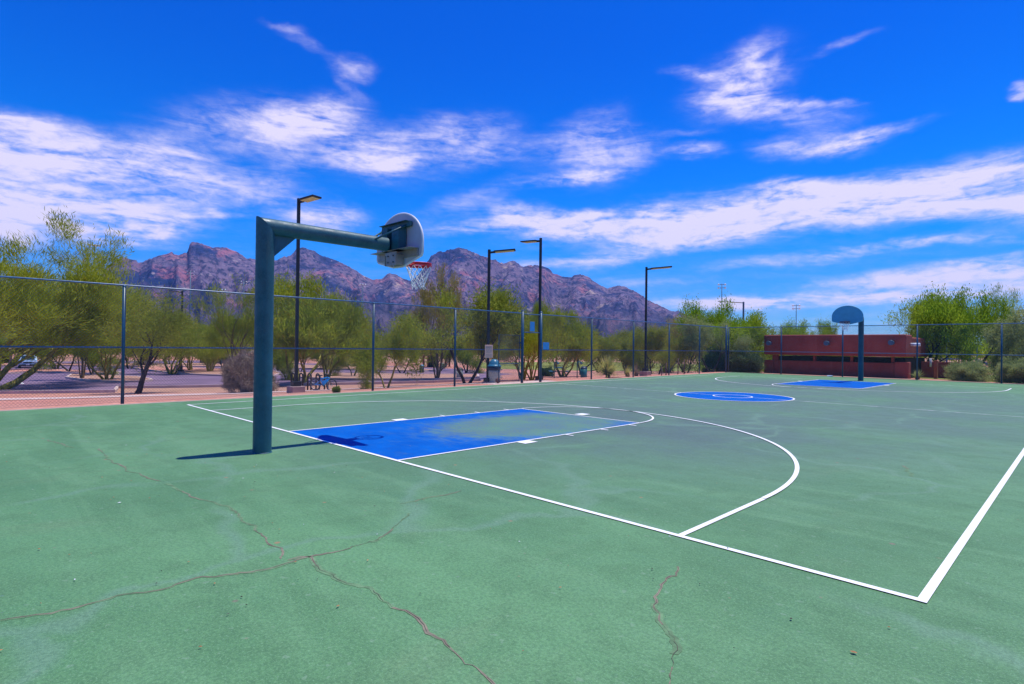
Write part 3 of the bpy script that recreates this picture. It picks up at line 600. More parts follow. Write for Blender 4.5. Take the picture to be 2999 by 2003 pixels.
    for i in range(5):
        for k in range(12):
            a_ = grid[i][k]
            for kk in ((k, k-1) if i % 2 == 0 else (k, k+1)): nb.tube([a_, grid[i+1][kk % 12]], .0055, 4, cap=False)
    nb.build('net', M['net'], rim)
    return t
h1 = hoop('basketball_hoop', 'tall teal hoop pole with long arm seen from behind, red rim, beside the near baseline', M['board'], M['redrim'])
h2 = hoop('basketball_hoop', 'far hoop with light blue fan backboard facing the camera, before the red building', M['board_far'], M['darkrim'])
h2.location = (-.08, 28.78, .0); h2.rotation_euler.z = math.pi; h2.scale = (1, 1, .985)

# ------------------------------------------------------------------ chain link fence
def link_mesh(w, h, name='chain_mesh', pitch=.075, r=.0024):
    """woven wire drawn as crossing diagonals inside a w x h rectangle (x along, z up)"""
    b = MB()
    def wire(p, q, off):
        d = Vector((q[0]-p[0], 0, q[1]-p[1]))
        if d.length < .02: return
        d.normalize(); nrm = Vector((-d.z, 0, d.x)); vs = []
        for e in (p, q):
            c = Vector((e[0], off, e[1]))
            for k in range(3):
                an = 2*math.pi*k/3; vs.append(c+nrm*math.cos(an)*r+Vector((0, 1, 0))*math.sin(an)*r)
        b.add(vs, [(0, 1, 4, 3), (1, 2, 5, 4), (2, 0, 3, 5)])
    c = -h
    while c < w:
        x0, z0 = (c, 0) if c >= 0 else (0, -c); x1, z1 = (c+h, h) if c+h <= w else (w, w-c)
        wire((x0, z0), (x1, z1), .002); wire((w-x0, z0), (w-x1, z1), -.002); c += pitch
    me = bpy.data.meshes.new(name); me.from_pydata(b.v, [], b.f); me.materials.append(M['wire']); return me
FH = 3.06
def post(h, r, cap=True):
    b = MB(); b.tube([(0, 0, -.2), (0, 0, h)], r, 14)
    if cap: b.lathe([(r*1.12, h-.03), (r*1.12, h), (r*.85, h+r*.55), (0.001, h+r*.8)], n=14)
    return b
def fence(name, label, loc, rotz, stations, heavy=(), skip=()):
    """stations: distances of the posts along the run"""
    t = thing(name, label, 'fence', loc, rotz)
    pm = post(FH-.03, .040).build('post', M['teal_fence'], t); hm = post(FH+.10, .062).build('heavy_post', M['teal_fence'], t) if heavy else None
    used = False; usedh = False
    for i, s in enumerate(stations):
        if i in heavy: o = hm if not usedh else hm.copy(); usedh and COL.objects.link(o); usedh = True
        else: o = pm if not used else pm.copy(); used and COL.objects.link(o); used = True
        o.parent = t; o.location = (s, 0, 0)
    meshes = {}
    for i in range(len(stations)-1):
        if i in skip: continue
        a, b_ = stations[i], stations[i+1]; w = round(b_-a, 2)
        for z, nm, rr in ((FH-.005, 'top_rail', .021), (1.445, 'middle_rail', .020)):
            rb = MB(); rb.tube([(a, 0, z), (b_, 0, z)], rr, 8, cap=False); rb.build(nm, M['rail'], t)
        if w not in meshes: meshes[w] = link_mesh(w, FH-.06)
        o = bpy.data.objects.new('chain_mesh', meshes[w]); COL.objects.link(o); o.parent = t; o.location = (a, -.035, .03)
        ti = MB(); ti.tube([(a, -.03, .03), (b_, -.03, .03)], .003, 4, cap=False); ti.build('tension_wire', M['wire'], t)
    return t
XF = -9.15
Y0 = -15.75
ss = [-15.75, -12.1, -8.44, -4.78, -1.11, 2.56, 6.24, 9.9, 13.70]
fence('chain_link_fence', 'long teal chain link fence left of the court, from the left edge to the gate', (XF, 0, 0), R(90), ss, heavy=(8,))
fence('chain_link_fence', 'teal chain link fence section from the gate to the far corner post', (XF, 0, 0), R(90), [14.90, 18.68, 22.42, 26.2, 29.95, 33.78], heavy=(0, 5))
fence('chain_link_fence', 'teal chain link fence behind the far hoop and before the red building', (XF, 34.0, 0), 0, [.06, 3.56, 7.12, 10.84, 14.42, 18.05, 21.7])
# gate: fixed transom panel over the opening and a leaf folded back against the fence
gt = thing('gate_transom', 'chain link panel above the open gateway', 'gate frame', (XF, 13.76, 0), R(90))
b = MB(); b.tube([(0, 0, 2.22), (1.08, 0, 2.22)], .022, 8); b.build('lower_rail', M['rail'], gt)
b = MB(); b.tube([(0, 0, 3.03), (1.08, 0, 3.03)], .021, 8); b.build('top_rail', M['rail'], gt)
o = bpy.data.objects.new('chain_mesh', link_mesh(1.08, .80)); COL.objects.link(o); o.parent = gt; o.location = (0, 0, 2.23)
gl = thing('gate_leaf', 'open chain link gate leaf folded back against the fence beside the bin', 'gate', (XF-.10, 13.62, 0), R(-90-6))
b = MB(); zz0, zz1, ww = .08, 2.08, 1.14
b.tube([(0, 0, zz0), (0, 0, zz1), (ww, 0, zz1), (ww, 0, zz0)], .020, 8, closed=True); b.build('frame', M['teal_fence'], gl)
b = MB(); b.tube([(0, 0, .84), (ww, 0, .84)], .016, 8); b.build('cross_bar', M['rail'], gl)
o = bpy.data.objects.new('chain_mesh', link_mesh(ww, zz1-zz0)); COL.objects.link(o); o.parent = gl; o.location = (0, 0, zz0)
for z in (.35, 1.75):
    b = MB(); b.box((-.02, .02, z), (.09, .08, .07)); b.build('hinge', M['teal_fence'], gl)
# signs hung on the fence
def sign(name, label, y, z0, z1, w, m, text=False, x=XF+.05):
    t = thing(name, label, 'sign', (x, y, 0)); b = MB(); b.bevbox((0, 0, (z0+z1)/2), (.012, w, z1-z0), .004); p = b.build('panel', m, t)
    for dy in (-w*.38, w*.38):
        q = MB(); q.tube([(.004, dy, z1-.03), (.012, dy, z1-.03)], .009, 6); q.build('bolt', M['bolt'], t)
    if text:
        rng = random.Random(8); q = MB(); z = z1-.07
        big = [.030, .030]; 
        q = MB()
        for k in range(13):
            if k: q.build('lettering', M['signtext'], t); q = MB()
            hh = big[k] if k < 2 else .012; yy = -w*.40
            if k == 7: z -= .03
            while yy < w*.36:
                l = rng.uniform(.012, .05); l = min(l, w*.40-yy); q.box((.008, yy+l/2, z), (.002, l, hh)); yy += l+.012
            z -= hh+.014 if k < 2 else .040
            if z < z0+.03: break
        q.build('lettering', M['signtext'], t)
    return t
sign('notice_sign', 'tan rules sign with rows of small lettering on the fence above the bin', 11.66, 1.10, 1.64, .44, M['tansign'], True)
sign('notice_sign', 'narrow upright blue panel hung above the gateway', 14.27, 2.27, 2.70, .30, M['bluesign'])
sign('notice_sign', 'wide blue panel fixed just right of the gateway post', 15.20, 1.46, 1.79, .42, M['bluesign'])

# ------------------------------------------------------------------ lamps beyond the fence
def lamp_post(label, x, y, h, tip, base_w=.6, base_h=.32, black=True, group='area lamps beyond the fence', lens=True, pr=.052):
    z = H(x, y); t = thing('area_lamp', label, 'street lamp', (x, y, z), 0, group); m = M['black'] if black else M['slate_pole']
    T = h - z
    d = Vector((tip[0]-x, tip[1]-y, 0)); L = d.length; d.normalize(); ang = math.atan2(d.y, d.x)
    b = MB(); b.bevbox((0, 0, base_h/2-.1), (base_w, base_w, base_h+.2), .02); b.build('concrete_base', M['concrete'], t)
    b = MB(); b.bevbox((0, 0, base_h+.09), (pr*5.6, pr*5.6, .18), .015); b.build('base_cover', m, t)
    b = MB(); b.bevbox((0, 0, (T+base_h)/2), (pr*2, pr*2, T-base_h), .012); b.build('pole', m, t)
    rot = Matrix.Rotation(ang, 3, 'Z') @ Matrix.Rotation(R(-5), 3, 'Y')
    b = MB(); c = rot @ Vector((.16, 0, 0)); b.bevbox((c.x, c.y, T-.13), (.24, .07, .09), .01, rot); b.build('arm', m, t)
    hl = L-.18; b = MB(); c = rot @ Vector((.22+hl/2, 0, 0)); b.bevbox((c.x, c.y, T-.12+c.z*.9), (hl, .42, .065), .015, rot); hd = b.build('lamp_head', m, t)
    if lens:
        b = MB(); dn = rot @ Vector((0, 0, -.040)); b.bevbox((c.x+dn.x, c.y+dn.y, T-.12+c.z*.9+dn.z), (hl*.86, .34, .02), .006, rot); b.build('lens', M['lens'], hd)
    return t
lamp_post('tall black lamp just behind the near hoop pole, head pointing right', -12.14, 4.84, 6.96, (-11.25, 5.10), base_w=.5, base_h=.24)
lamp_post('black lamp above the concrete bin left of the gate, head pointing right', -11.19, 13.52, 6.07, (-10.3, 14.3), base_w=.4, base_h=.08)
lamp_post('black lamp right behind the gateway, its head pointing left', -10.72, 16.53, 6.97, (-12.1, 16.75), base_w=.35, base_h=.06)
lamp_post('black lamp farthest right along the fence, on a low concrete base', -10.44, 25.70, 6.48, (-9.3, 26.6), base_w=.52, base_h=.26)
lamp_post('distant black lamp half hidden behind the near hoop pole, head pointing left', -52.8, 19.0, 6.95, (-53.7, 18.0), pr=.08)
lamp_post('thin black lamp pole standing before the mountain, left of the near hoop', -58.4, 13.3, 6.95, (-59.3, 12.4), pr=.08)
lamp_post('distant slim lamp above the trees between the corner post and the red building', -23.5, 69.8, 7.75, (-26.4, 68.6), black=False, pr=.09)
def floodlight(label, x, y, h, dirs, rows=2, n=3, pr=.16, s=1.0):
    z = H(x, y); t = thing('floodlight_mast', label, 'floodlight', (x, y, z), math.atan2(-4.44-y, 8.5-x), 'sports floodlights in the distance'); T = h-z
    b = MB(); b.tube([(0, 0, -.3), (0, 0, T)], [pr, pr*.6], 10); b.build('mast', M['slate_pole'], t)
    for k in range(rows):
        zz = T-.35*s-k*1.25*s; b = MB(); b.box((0, 0, zz), (.12, 2.6*s, .12)); b.build('crossarm', M['slate_pole'], t)
        for j in range(n):
            yy = (-1+2*j/(n-1))*1.15*s if n > 1 else 0
            q = MB(); rot = Matrix.Rotation(R(35*dirs), 3, 'Y'); q.lathe([(.12*s, -.30*s), (.30*s, -.05*s), (.36*s, .22*s), (.34*s, .24*s), (.02, .26*s)], n=12)
            q.v = [tuple((rot @ Matrix.Rotation(R(100*dirs), 3, 'Y') @ Vector(p)) + Vector((.25*dirs*s, yy, zz+.05))) for p in q.v]
            q.build('flood_lamp', M['lightgrey'], t)
    return t
floodlight('floodlight mast rising out of the big leaning tree at the left', -138.4, 17.9, 21.9, 1, 1, 4, s=.75)
floodlight('slim floodlight mast before the mountain, right of the black lamp pole', -135.2, 35.3, 17.8, -1, 2, 2, s=.5)
floodlight('thicker floodlight mast with low lamps, left of the near hoop pole', -87.5, 26.6, 10.0, 1, 2, 3, s=.42)
floodlight('small floodlight mast directly left of the near hoop pole', -126.7, 43.9, 15.6, 1, 2, 2, s=.45)
floodlight('floodlight mast poking above trees under the near hoop arm', -125.6, 73.4, 17.4, 1, 1, 3, s=.6)
floodlight('thin floodlight mast beside the black lamp left of the gate', -101.0, 98.2, 14.8, 1, 1, 1, s=.8)
floodlight('floodlight mast above the green tree at the far corner', -59.5, 140.0, 18.6, 1, 2, 2, s=.7)
floodlight('small floodlight mast above the shrubs behind the red building', -53.0, 174.9, 14.9, 1, 2, 2, s=.75)

# ------------------------------------------------------------------ red building
def building():
    t = thing('park_building', 'low dark red stucco building with rounded parapet behind the far fence', 'building', (0, 0, 0))
    zb = -.75
    def rb(c, d, b, name, m, seg=4, parent=t):
        q = MB(); q.bevbox(c, d, b, seg=seg); return q.build(name, m, parent)
    up = rb((-4.40, 40.5, 1.935), (9.0, 1.9, 1.47), .10, 'parapet', M['stucco'])
    rb((-4.40, 44.6, 1.86), (8.7, 6.5, 1.35), .10, 'roof_block', M['stucco'])
    low = MB(); low.bevbox((-8.72, 40.35, (.80+zb)/2), (.65, .7, .80-zb), .03); low.bevbox((-4.5, 40.42, (.78+zb)/2), (7.8, .6, .78-zb), .03); low.bevbox((-.22, 40.35, (.86+zb)/2), (.80, .7, .86-zb), .04); low.build('lower_wall', M['stucco'], t)
    rb((-4.4, 44.2, (1.1+zb)/2), (8.4, 6.4, 1.12-zb), .02, 'slot_shade_block', M['shade_paint'], 1)  # black block paints the shade inside the slot
    for x in (-8.35, -5.6, -3.2, -.78):
        rb((x, 40.45, .98), (.16 if x != -8.35 else .4, .3, .40), .015, 'slot_post', M['stucco'], 1)
    for x, z in ((-8.45, 2.05), (-4.50, 2.07), (-.66, 2.12)):
        q = MB(); q.tube([(x, 39.66, z), (x, 39.20, z-.01)], .155, 20); p = q.build('roof_drain', M['slate_pole'], t)
        q = MB(); q.lathe([(.156, 0), (.17, .01), (.17, .05), (.156, .06)], n=20); q.v = [(x+a, 39.20+c, z+b_) for a, b_, c in q.v]; q.build('drain_lip', M['slate_pole'], p)
    q = MB(); q.tube([(.02, 41.0, 2.02), (.62, 41.0, 2.02)], .11, 16); q.build('roof_drain', M['lightgrey'], t)
    rb((1.0, 45.6, (.85+zb)/2), (2.2, .5, .85-zb), .05, 'side_wall', M['stucco'])
    rb((1.12, 43.2, (.98+zb)/2), (.20, .30, .98-zb), .03, 'side_pier', simple('orange_brown_pier', (.32, .095, .045), .9, .15))
    q = MB(); q.tube([(.5, 45.2, .5), (.5, 45.2, 1.1)], .07, 10); q.build('wall_lamp', M['white'], t)
    return t
building()

# ------------------------------------------------------------------ bin, ball, bikes, rack, car, park furniture
def bin_():
    t = thing('litter_bin', 'round pebbled concrete bin with blue dome lid beside the gate', 'trash can', (-11.0, 13.75, H(-11, 13.75)))
    b = MB(); b.lathe([(.255, 0), (.27, .03), (.28, .50), (.285, .60), (.25, .60)], n=28); b.build('body', M['pebble'], t)
    b = MB(); b.lathe([(.275, .60), (.30, .62), (.31, .80), (.27, .80)], n=28); b.build('band', M['navy'], t)
    b = MB(); b.lathe([(.335, .78), (.335, .81), (.27, .83), (.25, .92), (.20, 1.02), (.12, 1.09), (.001, 1.12)], n=28); d = b.build('dome_lid', M['dome'], t)
    b = MB(); b.bevbox((.22, .20, .62), (.10, .16, .05), .01); b.bevbox((.22, .20, .28), (.12, .18, .04), .01); b.build('bracket', M['galv'], t)
bin_()
def ball():
    bm = bmesh.new(); bmesh.ops.create_uvsphere(bm, u_segments=24, v_segments=16, radius=.12); me = bpy.data.meshes.new('ball'); bm.to_mesh(me); bm.free(); me.materials.append(M['ball'])
    for p in me.polygons: p.use_smooth = True
    o = bpy.data.objects.new('ball', me); COL.objects.link(o); o.location = (-10.0, 13.05, H(-10, 13)+.12+.016); tag(o, 'brown basketball lying on the path outside the gate', 'ball')
    for ax in ('X', 'Y', 'Z'):
        q = MB(); c = [Matrix.Rotation(R(90 if ax != 'Z' else 0), 3, ax) @ Vector((.1195*math.cos(a), .1195*math.sin(a), 0)) for a in [2*math.pi*k/32 for k in range(32)]]
        q.tube(c, .0025, 5, closed=True); q.build('seam', M['bolt'], o)
ball()
RX, RY = -15.75, 7.1
def rack():
    d = Vector((.88, .47, 0)).normalized(); z = H(RX, RY)
    t = thing('bike_rack', 'black bike rack of five upright hoops right of the first lamp', 'bike rack', (RX-.9*d.x, RY-.9*d.y, z), math.atan2(d.y, d.x))
    for k in range(5):
        x = .43*k; b = MB(); pts = [(x-.085, 0, -.05), (x-.085, 0, .62)] + [(x-.085*math.cos(math.pi*j/8), 0, .62+.12*math.sin(math.pi*j/8)) for j in range(1, 8)] + [(x+.085, 0, .62), (x+.085, 0, -.05)]
        b.tube(pts, .034, 8); b.build('hoop', M['black'], t)
rack()
def bike():
    d = Vector((.86, .51, 0)).normalized(); x0, y0 = -14.55, 7.12
    t = thing('bicycle', 'blue framed bicycle with black wheels parked at the bike rack', 'bicycle', (x0, y0, H(x0, y0)+.0), math.atan2(d.y, d.x)+R(3))
    r = .235; wb = .76
    for x in (-wb/2, wb/2):
        c = [(x+r*math.cos(2*math.pi*k/32), 0, r+r*math.sin(2*math.pi*k/32)) for k in range(32)]
        b = MB(); b.tube(c, .022, 8, closed=True); w = b.build('wheel', M['rubber'], t)
        b = MB(); b.tube([(x+(r-.026)*math.cos(2*math.pi*k/32), 0, r+(r-.026)*math.sin(2*math.pi*k/32)) for k in range(32)], .008, 6, closed=True)
        for k in range(14):
            an = 2*math.pi*k/14; b.tube([(x, .012*(-1)**k, r), (x+(r-.03)*math.cos(an), 0, r+(r-.03)*math.sin(an))], .0025, 3, cap=False)
        b.tube([(x, -.04, r), (x, .04, r)], .018, 8); b.build('spokes', M['chrome'], w)
    A = Vector((-.02, 0, .22)); S = Vector((-.14, 0, .55)); Hd = Vector((.24, 0, .56)); Hb = Vector((.27, 0, .46)); Rr = Vector((-wb/2, 0, r))
    b = MB(); b.tube([A, S], .020, 8); b.tube([S+Vector((.02, 0, -.06)), Hd], .026, 8); b.tube([A, Hb], .036, 8); b.tube([Hb, Hd], .028, 8)
    for s in (.045, -.045): b.tube([A, Rr+Vector((0, s, 0))], .014, 6); b.tube([S+Vector((.03, 0, -.12)), Rr+Vector((0, s, 0))], .012, 6)
    b.prism([(-.10, .36), (.18, .50), (.22, .44), (.02, .26), (-.06, .28)], 'y', -.02, .02); b.build('frame', M['bikeblue'], t)
    b = MB()
    for s in (.045, -.045): b.tube([Hb+Vector((0, s, .0)), (wb/2, s, r)], .016, 6)
    b.tube([Hd, Hd+Vector((-.03, 0, .12))], .016, 6); b.build('fork', M['bikeblack'], t)
    b = MB(); e = Hd+Vector((-.03, 0, .12)); b.tube([e+Vector((-.03, -.24, .03)), e+Vector((.02, -.1, 0)), e+Vector((.02, .1, 0)), e+Vector((-.03, .24, .03))], .013, 8); b.build('handlebar', M['bikeblack'], t)
    b = MB(); b.tube([S, S+Vector((-.02, 0, .06))], .013, 6); b.bevbox(S+Vector((-.03, 0, .075)), (.22, .11, .045), .018); b.build('saddle', M['bikeblack'], t)
    b = MB(); b.tube([A+Vector((0, -.05, 0)), A+Vector((0, .05, 0))], .02, 8); b.lathe([(.065, -.004), (.065, .004), (.001, .004)], n=16)
    b.v = [p if i < 8*2 else (A.x+p[0], .05+p[2], A.z+p[1]) for i, p in enumerate(b.v)]
    b.tube([A+Vector((0, .06, 0)), A+Vector((.10, .06, -.09))], .009, 6); b.tube([A+Vector((0, -.06, 0)), A+Vector((-.10, -.06, .09))], .009, 6); b.box(A+Vector((.10, .10, -.09)), (.07, .06, .015)); b.box(A+Vector((-.10, -.10, .09)), (.07, .06, .015)); b.build('crank', M['bikeblack'], t)
bike()
def car():
    t = thing('parked_car', 'silver blue sport utility car facing the camera behind the leaning tree', 'car', (-88.7, 3.5, H(-88.7, 3.5)), R(-5))
    # length along x (front = +x), width along y
    prof = [(2.2, .35), (2.25, .55), (2.2, .82), (1.95, .98), (1.15, 1.08), (.55, 1.62), (-1.6, 1.68), (-2.1, 1.15), (-2.25, .9), (-2.2, .35)]
    b = MB(); secs = []
    for y, k in ((-.93, 0), (-.80, 1), (.80, 1), (.93, 0)):
        secs.append([(x if k else x*.985, y if z < 1.1 else y*(.86 if not k else .84), z if k else z-.015) for x, z in prof])
    vs = [p for s_ in secs for p in s_]; n = len(prof); fs = [tuple(range(n)), tuple(reversed(range(3*n, 4*n)))]
    for i in range(3):
        for k in range(n): fs.append((i*n+k, i*n+(k+1) % n, (i+1)*n+(k+1) % n, (i+1)*n+k))
    b.add(vs, fs); body = b.build('body', M['carpaint'], t)
    b = MB(); b.add([(1.14, -.68, 1.11), (1.14, .68, 1.11), (.60, .60, 1.58), (.60, -.60, 1.58), (1.17, -.68, 1.11), (1.17, .68, 1.11), (.63, .60, 1.58), (.63, -.60, 1.58)], [(4, 5, 6, 7), (0, 3, 2, 1), (0, 1, 5, 4), (1, 2, 6, 5), (2, 3, 7, 6), (3, 0, 4, 7)]); b.build('windscreen', M['glass'], t)
    for s in (1, -1):
        b = MB(); b.prism([(.95, 1.12), (.5, 1.55), (-1.5, 1.6), (-1.9, 1.15)], 'y', s*.80, s*.83); b.build('side_window', M['glass'], t)
        b = MB(); b.bevbox((2.18, s*.66, .82), (.12, .38, .16), .03); b.build('headlight', M['lamp'], t)
        b = MB(); b.bevbox((.85, s*1.0, 1.12), (.12, .18, .13), .03); b.build('mirror', M['carpaint'], t)
    b = MB(); b.bevbox((2.22, 0, .78), (.08, .85, .16), .02); b.build('grille', M['plastic'], t)
    b = MB(); b.bevbox((2.20, 0, .42), (.16, 1.7, .18), .03); b.build('bumper', M['plastic'], t)
    b = MB(); b.bevbox((2.29, 0, .50), (.02, .34, .16), .004); b.build('number_plate', M['white'], t)
    for x in (1.4, -1.4):
        for s in (1, -1):
            b = MB(); b.tube([(x, s*.70, .34), (x, s*.93, .34)], .34, 20); w = b.build('wheel', M['rubber'], t)
            b = MB(); b.tube([(x, s*.93, .34), (x, s*.945, .34)], .20, 16); b.build('rim', M['chrome'], w)
car()
def park_bin(label, x, y, h=.9, r=.3, m='dome', m2='navy'):
    t = thing('litter_bin', label, 'trash can', (x, y, H(x, y))); b = MB(); b.lathe([(r*.95, 0), (r, .03), (r*1.02, h*.78), (r*.9, h*.78)], n=18); b.build('body', M[m2], t)
    b = MB(); b.lathe([(r*1.08, h*.77), (r*1.08, h*.80), (r*.95, h*.86), (r*.6, h*.97), (.001, h)], n=18); b.build('lid', M[m], t)
park_bin('dark bin on the far pink gravel behind the second fence post', -106.4, 15.4, .95, .33, 'navy', 'navy')
park_bin('small blue lidded bin on the gravel strip behind the thin fence post near the hoop', -45.9, 34.9, .95, .26)
park_bin('pale green cone topped bin just before the red brown shelter', -66.0, 53.5, .95, .3, 'pebble', 'pebble')
park_bin('grey green bin hidden behind the twin trunks left of the gate', -24.9, 23.2, .9, .26, 'plastic', 'pebble')
park_bin('teal bin behind the first fence post right of the gateway', -15.6, 26.3, .75, .22, 'shade_paint' if False else 'navy', 'greenmetal')
def pillar(label, x, y, h):
    t = thing('lamp_footing', label, 'concrete block', (x, y, H(x, y))); b = MB(); b.bevbox((0, 0, h/2), (.62, .62, h), .03); b.build('block', M['concrete'], t); b = MB(); b.bevbox((0, 0, h+.5), (.12, .12, 1.0), .01); b.build('stub_pole', M['plastic'], t)
pillar('square concrete lamp footing on the island left of the grey bush', -67.8, 15.6, .72)
def ramada(label, x, y, w, d, h, rz, wallm='shade_paint', cols=4, colm='stucco'):
    t = thing('park_shelter', label, 'shelter', (x, y, H(x, y)), rz)
    b = MB(); b.bevbox((0, 0, h), (d, w, .22), .03); b.build('roof', M['roofpale'] if colm != 'stucco' else M['stucco'], t)
    for k in range(cols):
        b = MB(); b.bevbox((d*.4, -w*.42+w*.84*k/(cols-1), h/2-.1), (.3, .3, h), .02); b.build('column', M[colm], t)
        b = MB(); b.bevbox((-d*.4, -w*.42+w*.84*k/(cols-1), h/2-.1), (.3, .3, h), .02); b.build('column', M[colm], t)
    b = MB(); b.bevbox((-d*.15, 0, h*.45), (.2, w*.8, h*.86), .01); b.build('painted_shade_panel', M[wallm], t)  # black panel imitates the shade under the roof
ramada('pale roofed low shelter behind the silver car', -112, -.5, 9, 5, 2.25, R(-5), cols=4, colm='pinkwall')
ramada('red brown shelter in deep shade beyond the gravel islands', -74, 58.5, 8, 4, 2.1, R(40), cols=3)
def lowwall(label, x, y, w, h, rz):
    t = thing('block_wall', label, 'wall', (x, y, H(x, y)), rz); b = MB(); b.bevbox((0, 0, h/2-.1), (.3, w, h+.2), .02); b.build('wall_panel', M['pinkwall'], t)
    b = MB(); b.bevbox((0, 0, h+.03), (.38, w+.06, .06), .01); b.build('cap', M['roofpale'], t)
lowwall('low pink block wall in the distance above the grey bush', -97.9, 29.6, 6.0, 1.35, R(-35))
def exercise(label, x, y, h, s):
    t = thing('exercise_post', label, 'exercise equipment', (x, y, H(x, y)), R(s)); b = MB(); b.tube([(0, 0, 0), (0, 0, h*.86), (.05, 0, h*.96), (.16, 0, h), (.26, 0, h*.95), (.30, 0, h*.86)], .035, 8); b.build('bent_post', M['greenmetal'], t)
    b = MB(); b.tube([(.26, -.12, h*.90), (.26, .12, h*.90)], .06, 10); b.build('blue_cap', M['dome'], t)
exercise('teal hooked exercise post behind the gateway, the left one', -17.7, 25.7, 1.15, 20)
exercise('teal hooked exercise post nearer the teal bin, the right one', -14.4, 24.1, 1.05, 60)
def table_():
    t = thing('picnic_table', 'green metal picnic table under the trees right of the gateway', 'picnic table', (-20.5, 29.5, H(-20.5, 29.5)), R(45))
    b = MB(); b.bevbox((0, 0, .72), (.75, 1.7, .05), .015); b.build('table_top', M['greenmetal'], t)
    for s in (-1, 1):
        b = MB(); b.bevbox((s*.65, 0, .43), (.28, 1.7, .04), .012); b.build('bench_seat', M['greenmetal'], t)
        b = MB(); b.tube([(-.6, s*.6, 0), (-.2, s*.6, .70)], .025, 6); b.tube([(.6, s*.6, 0), (.2, s*.6, .70)], .025, 6); b.tube([(-.65, s*.6, .41), (.65, s*.6, .41)], .022, 6); b.build('leg_frame', M['greenmetal'], t)
table_()
def stakes():
    for k, (x, y, h) in enumerate(((-9.75, 26.9, .75), (-9.9, 28.6, 1.0), (-9.8, 29.2, .95), (-9.7, 25.9+.4, .5))):
        t = thing('wooden_stake', 'short brown wooden stake standing behind the fence near the farthest lamp', 'stake', (x, y, H(x, y)), 0, 'tree stakes behind the fence'); b = MB(); b.tube([(0, 0, -.1), (.02, 0, h)], [.035, .03], 7); b.build('shaft', M['wood'], t)
        b = MB(); b.tube([(.02, 0, h), (.022, 0, h+.03)], [.03, .012], 7); b.build('tip', M['wood'], t)
stakes()
def playground():
    t = thing('playground_tower', 'blue playground climbing structure glimpsed behind the right hand trees', 'playground', (-.9, 68.0, H(-.9, 68)), R(20))
    for x in (-1.2, 1.2):
        for y in (-1.2, 1.2):
            b = MB(); b.tube([(x, y, 0), (x, y, 2.9)], .07, 10); b.build('post', M['playblue'], t)
    b = MB(); b.bevbox((0, 0, 1.35), (2.4, 2.4, .1), .02); b.build('deck', M['playblue'], t)
    b = MB(); b.add([(-1.4, -1.4, 2.9), (1.4, -1.4, 2.9), (1.4, 1.4, 2.9), (-1.4, 1.4, 2.9), (0, 0, 3.5)], [(0, 1, 4), (1, 2, 4), (2, 3, 4), (3, 0, 4), (3, 2, 1, 0)]); b.build('roof', M['playblue'], t)
    b = MB(); b.add([(1.2, -.35, 1.4), (1.2, .35, 1.4), (3.4, .35, .3), (3.4, -.35, .3), (1.2, -.35, 1.34), (1.2, .35, 1.34), (3.4, .35, .24), (3.4, -.35, .24)], [(0, 1, 2, 3), (7, 6, 5, 4), (0, 3, 7, 4), (1, 5, 6, 2), (0, 4, 5, 1), (3, 2, 6, 7)])
    for s in (-.37, .37): b.tube([(1.2, s, 1.5), (3.4, s, .4)], .05, 6)
    b.build('slide', M['playblue'], t)
    b = MB()
    for k in range(6): b.tube([(-1.3, -1.0+.0*k, .2*k+.15), (-1.3, -.2, .2*k+.15)], .025, 6)
    b.build('ladder', M['playblue'], t)
playground()
def wrapper():
    b = MB(); rng = random.Random(5); pts = [(rng.uniform(-.16, .16), rng.uniform(-.07, .07), rng.uniform(0, .08)) for _ in range(26)]
    bm = bmesh.new(); [bm.verts.new(p) for p in pts]; bmesh.ops.convex_hull(bm, input=bm.verts[:]); bm.verts.index_update(); 
    loose = [v for v in bm.verts if not v.link_faces]; bmesh.ops.delete(bm, geom=loose, context='VERTS')
    me = bpy.data.meshes.new('crumpled_wrapper'); bm.to_mesh(me); bm.free(); me.materials.append(M['white']); o = bpy.data.objects.new('crumpled_wrapper', me); COL.objects.link(o); o.location = (-2.6, 33.6, .002); tag(o, 'crumpled white wrapper on the court edge below the red building', 'litter')
wrapper()

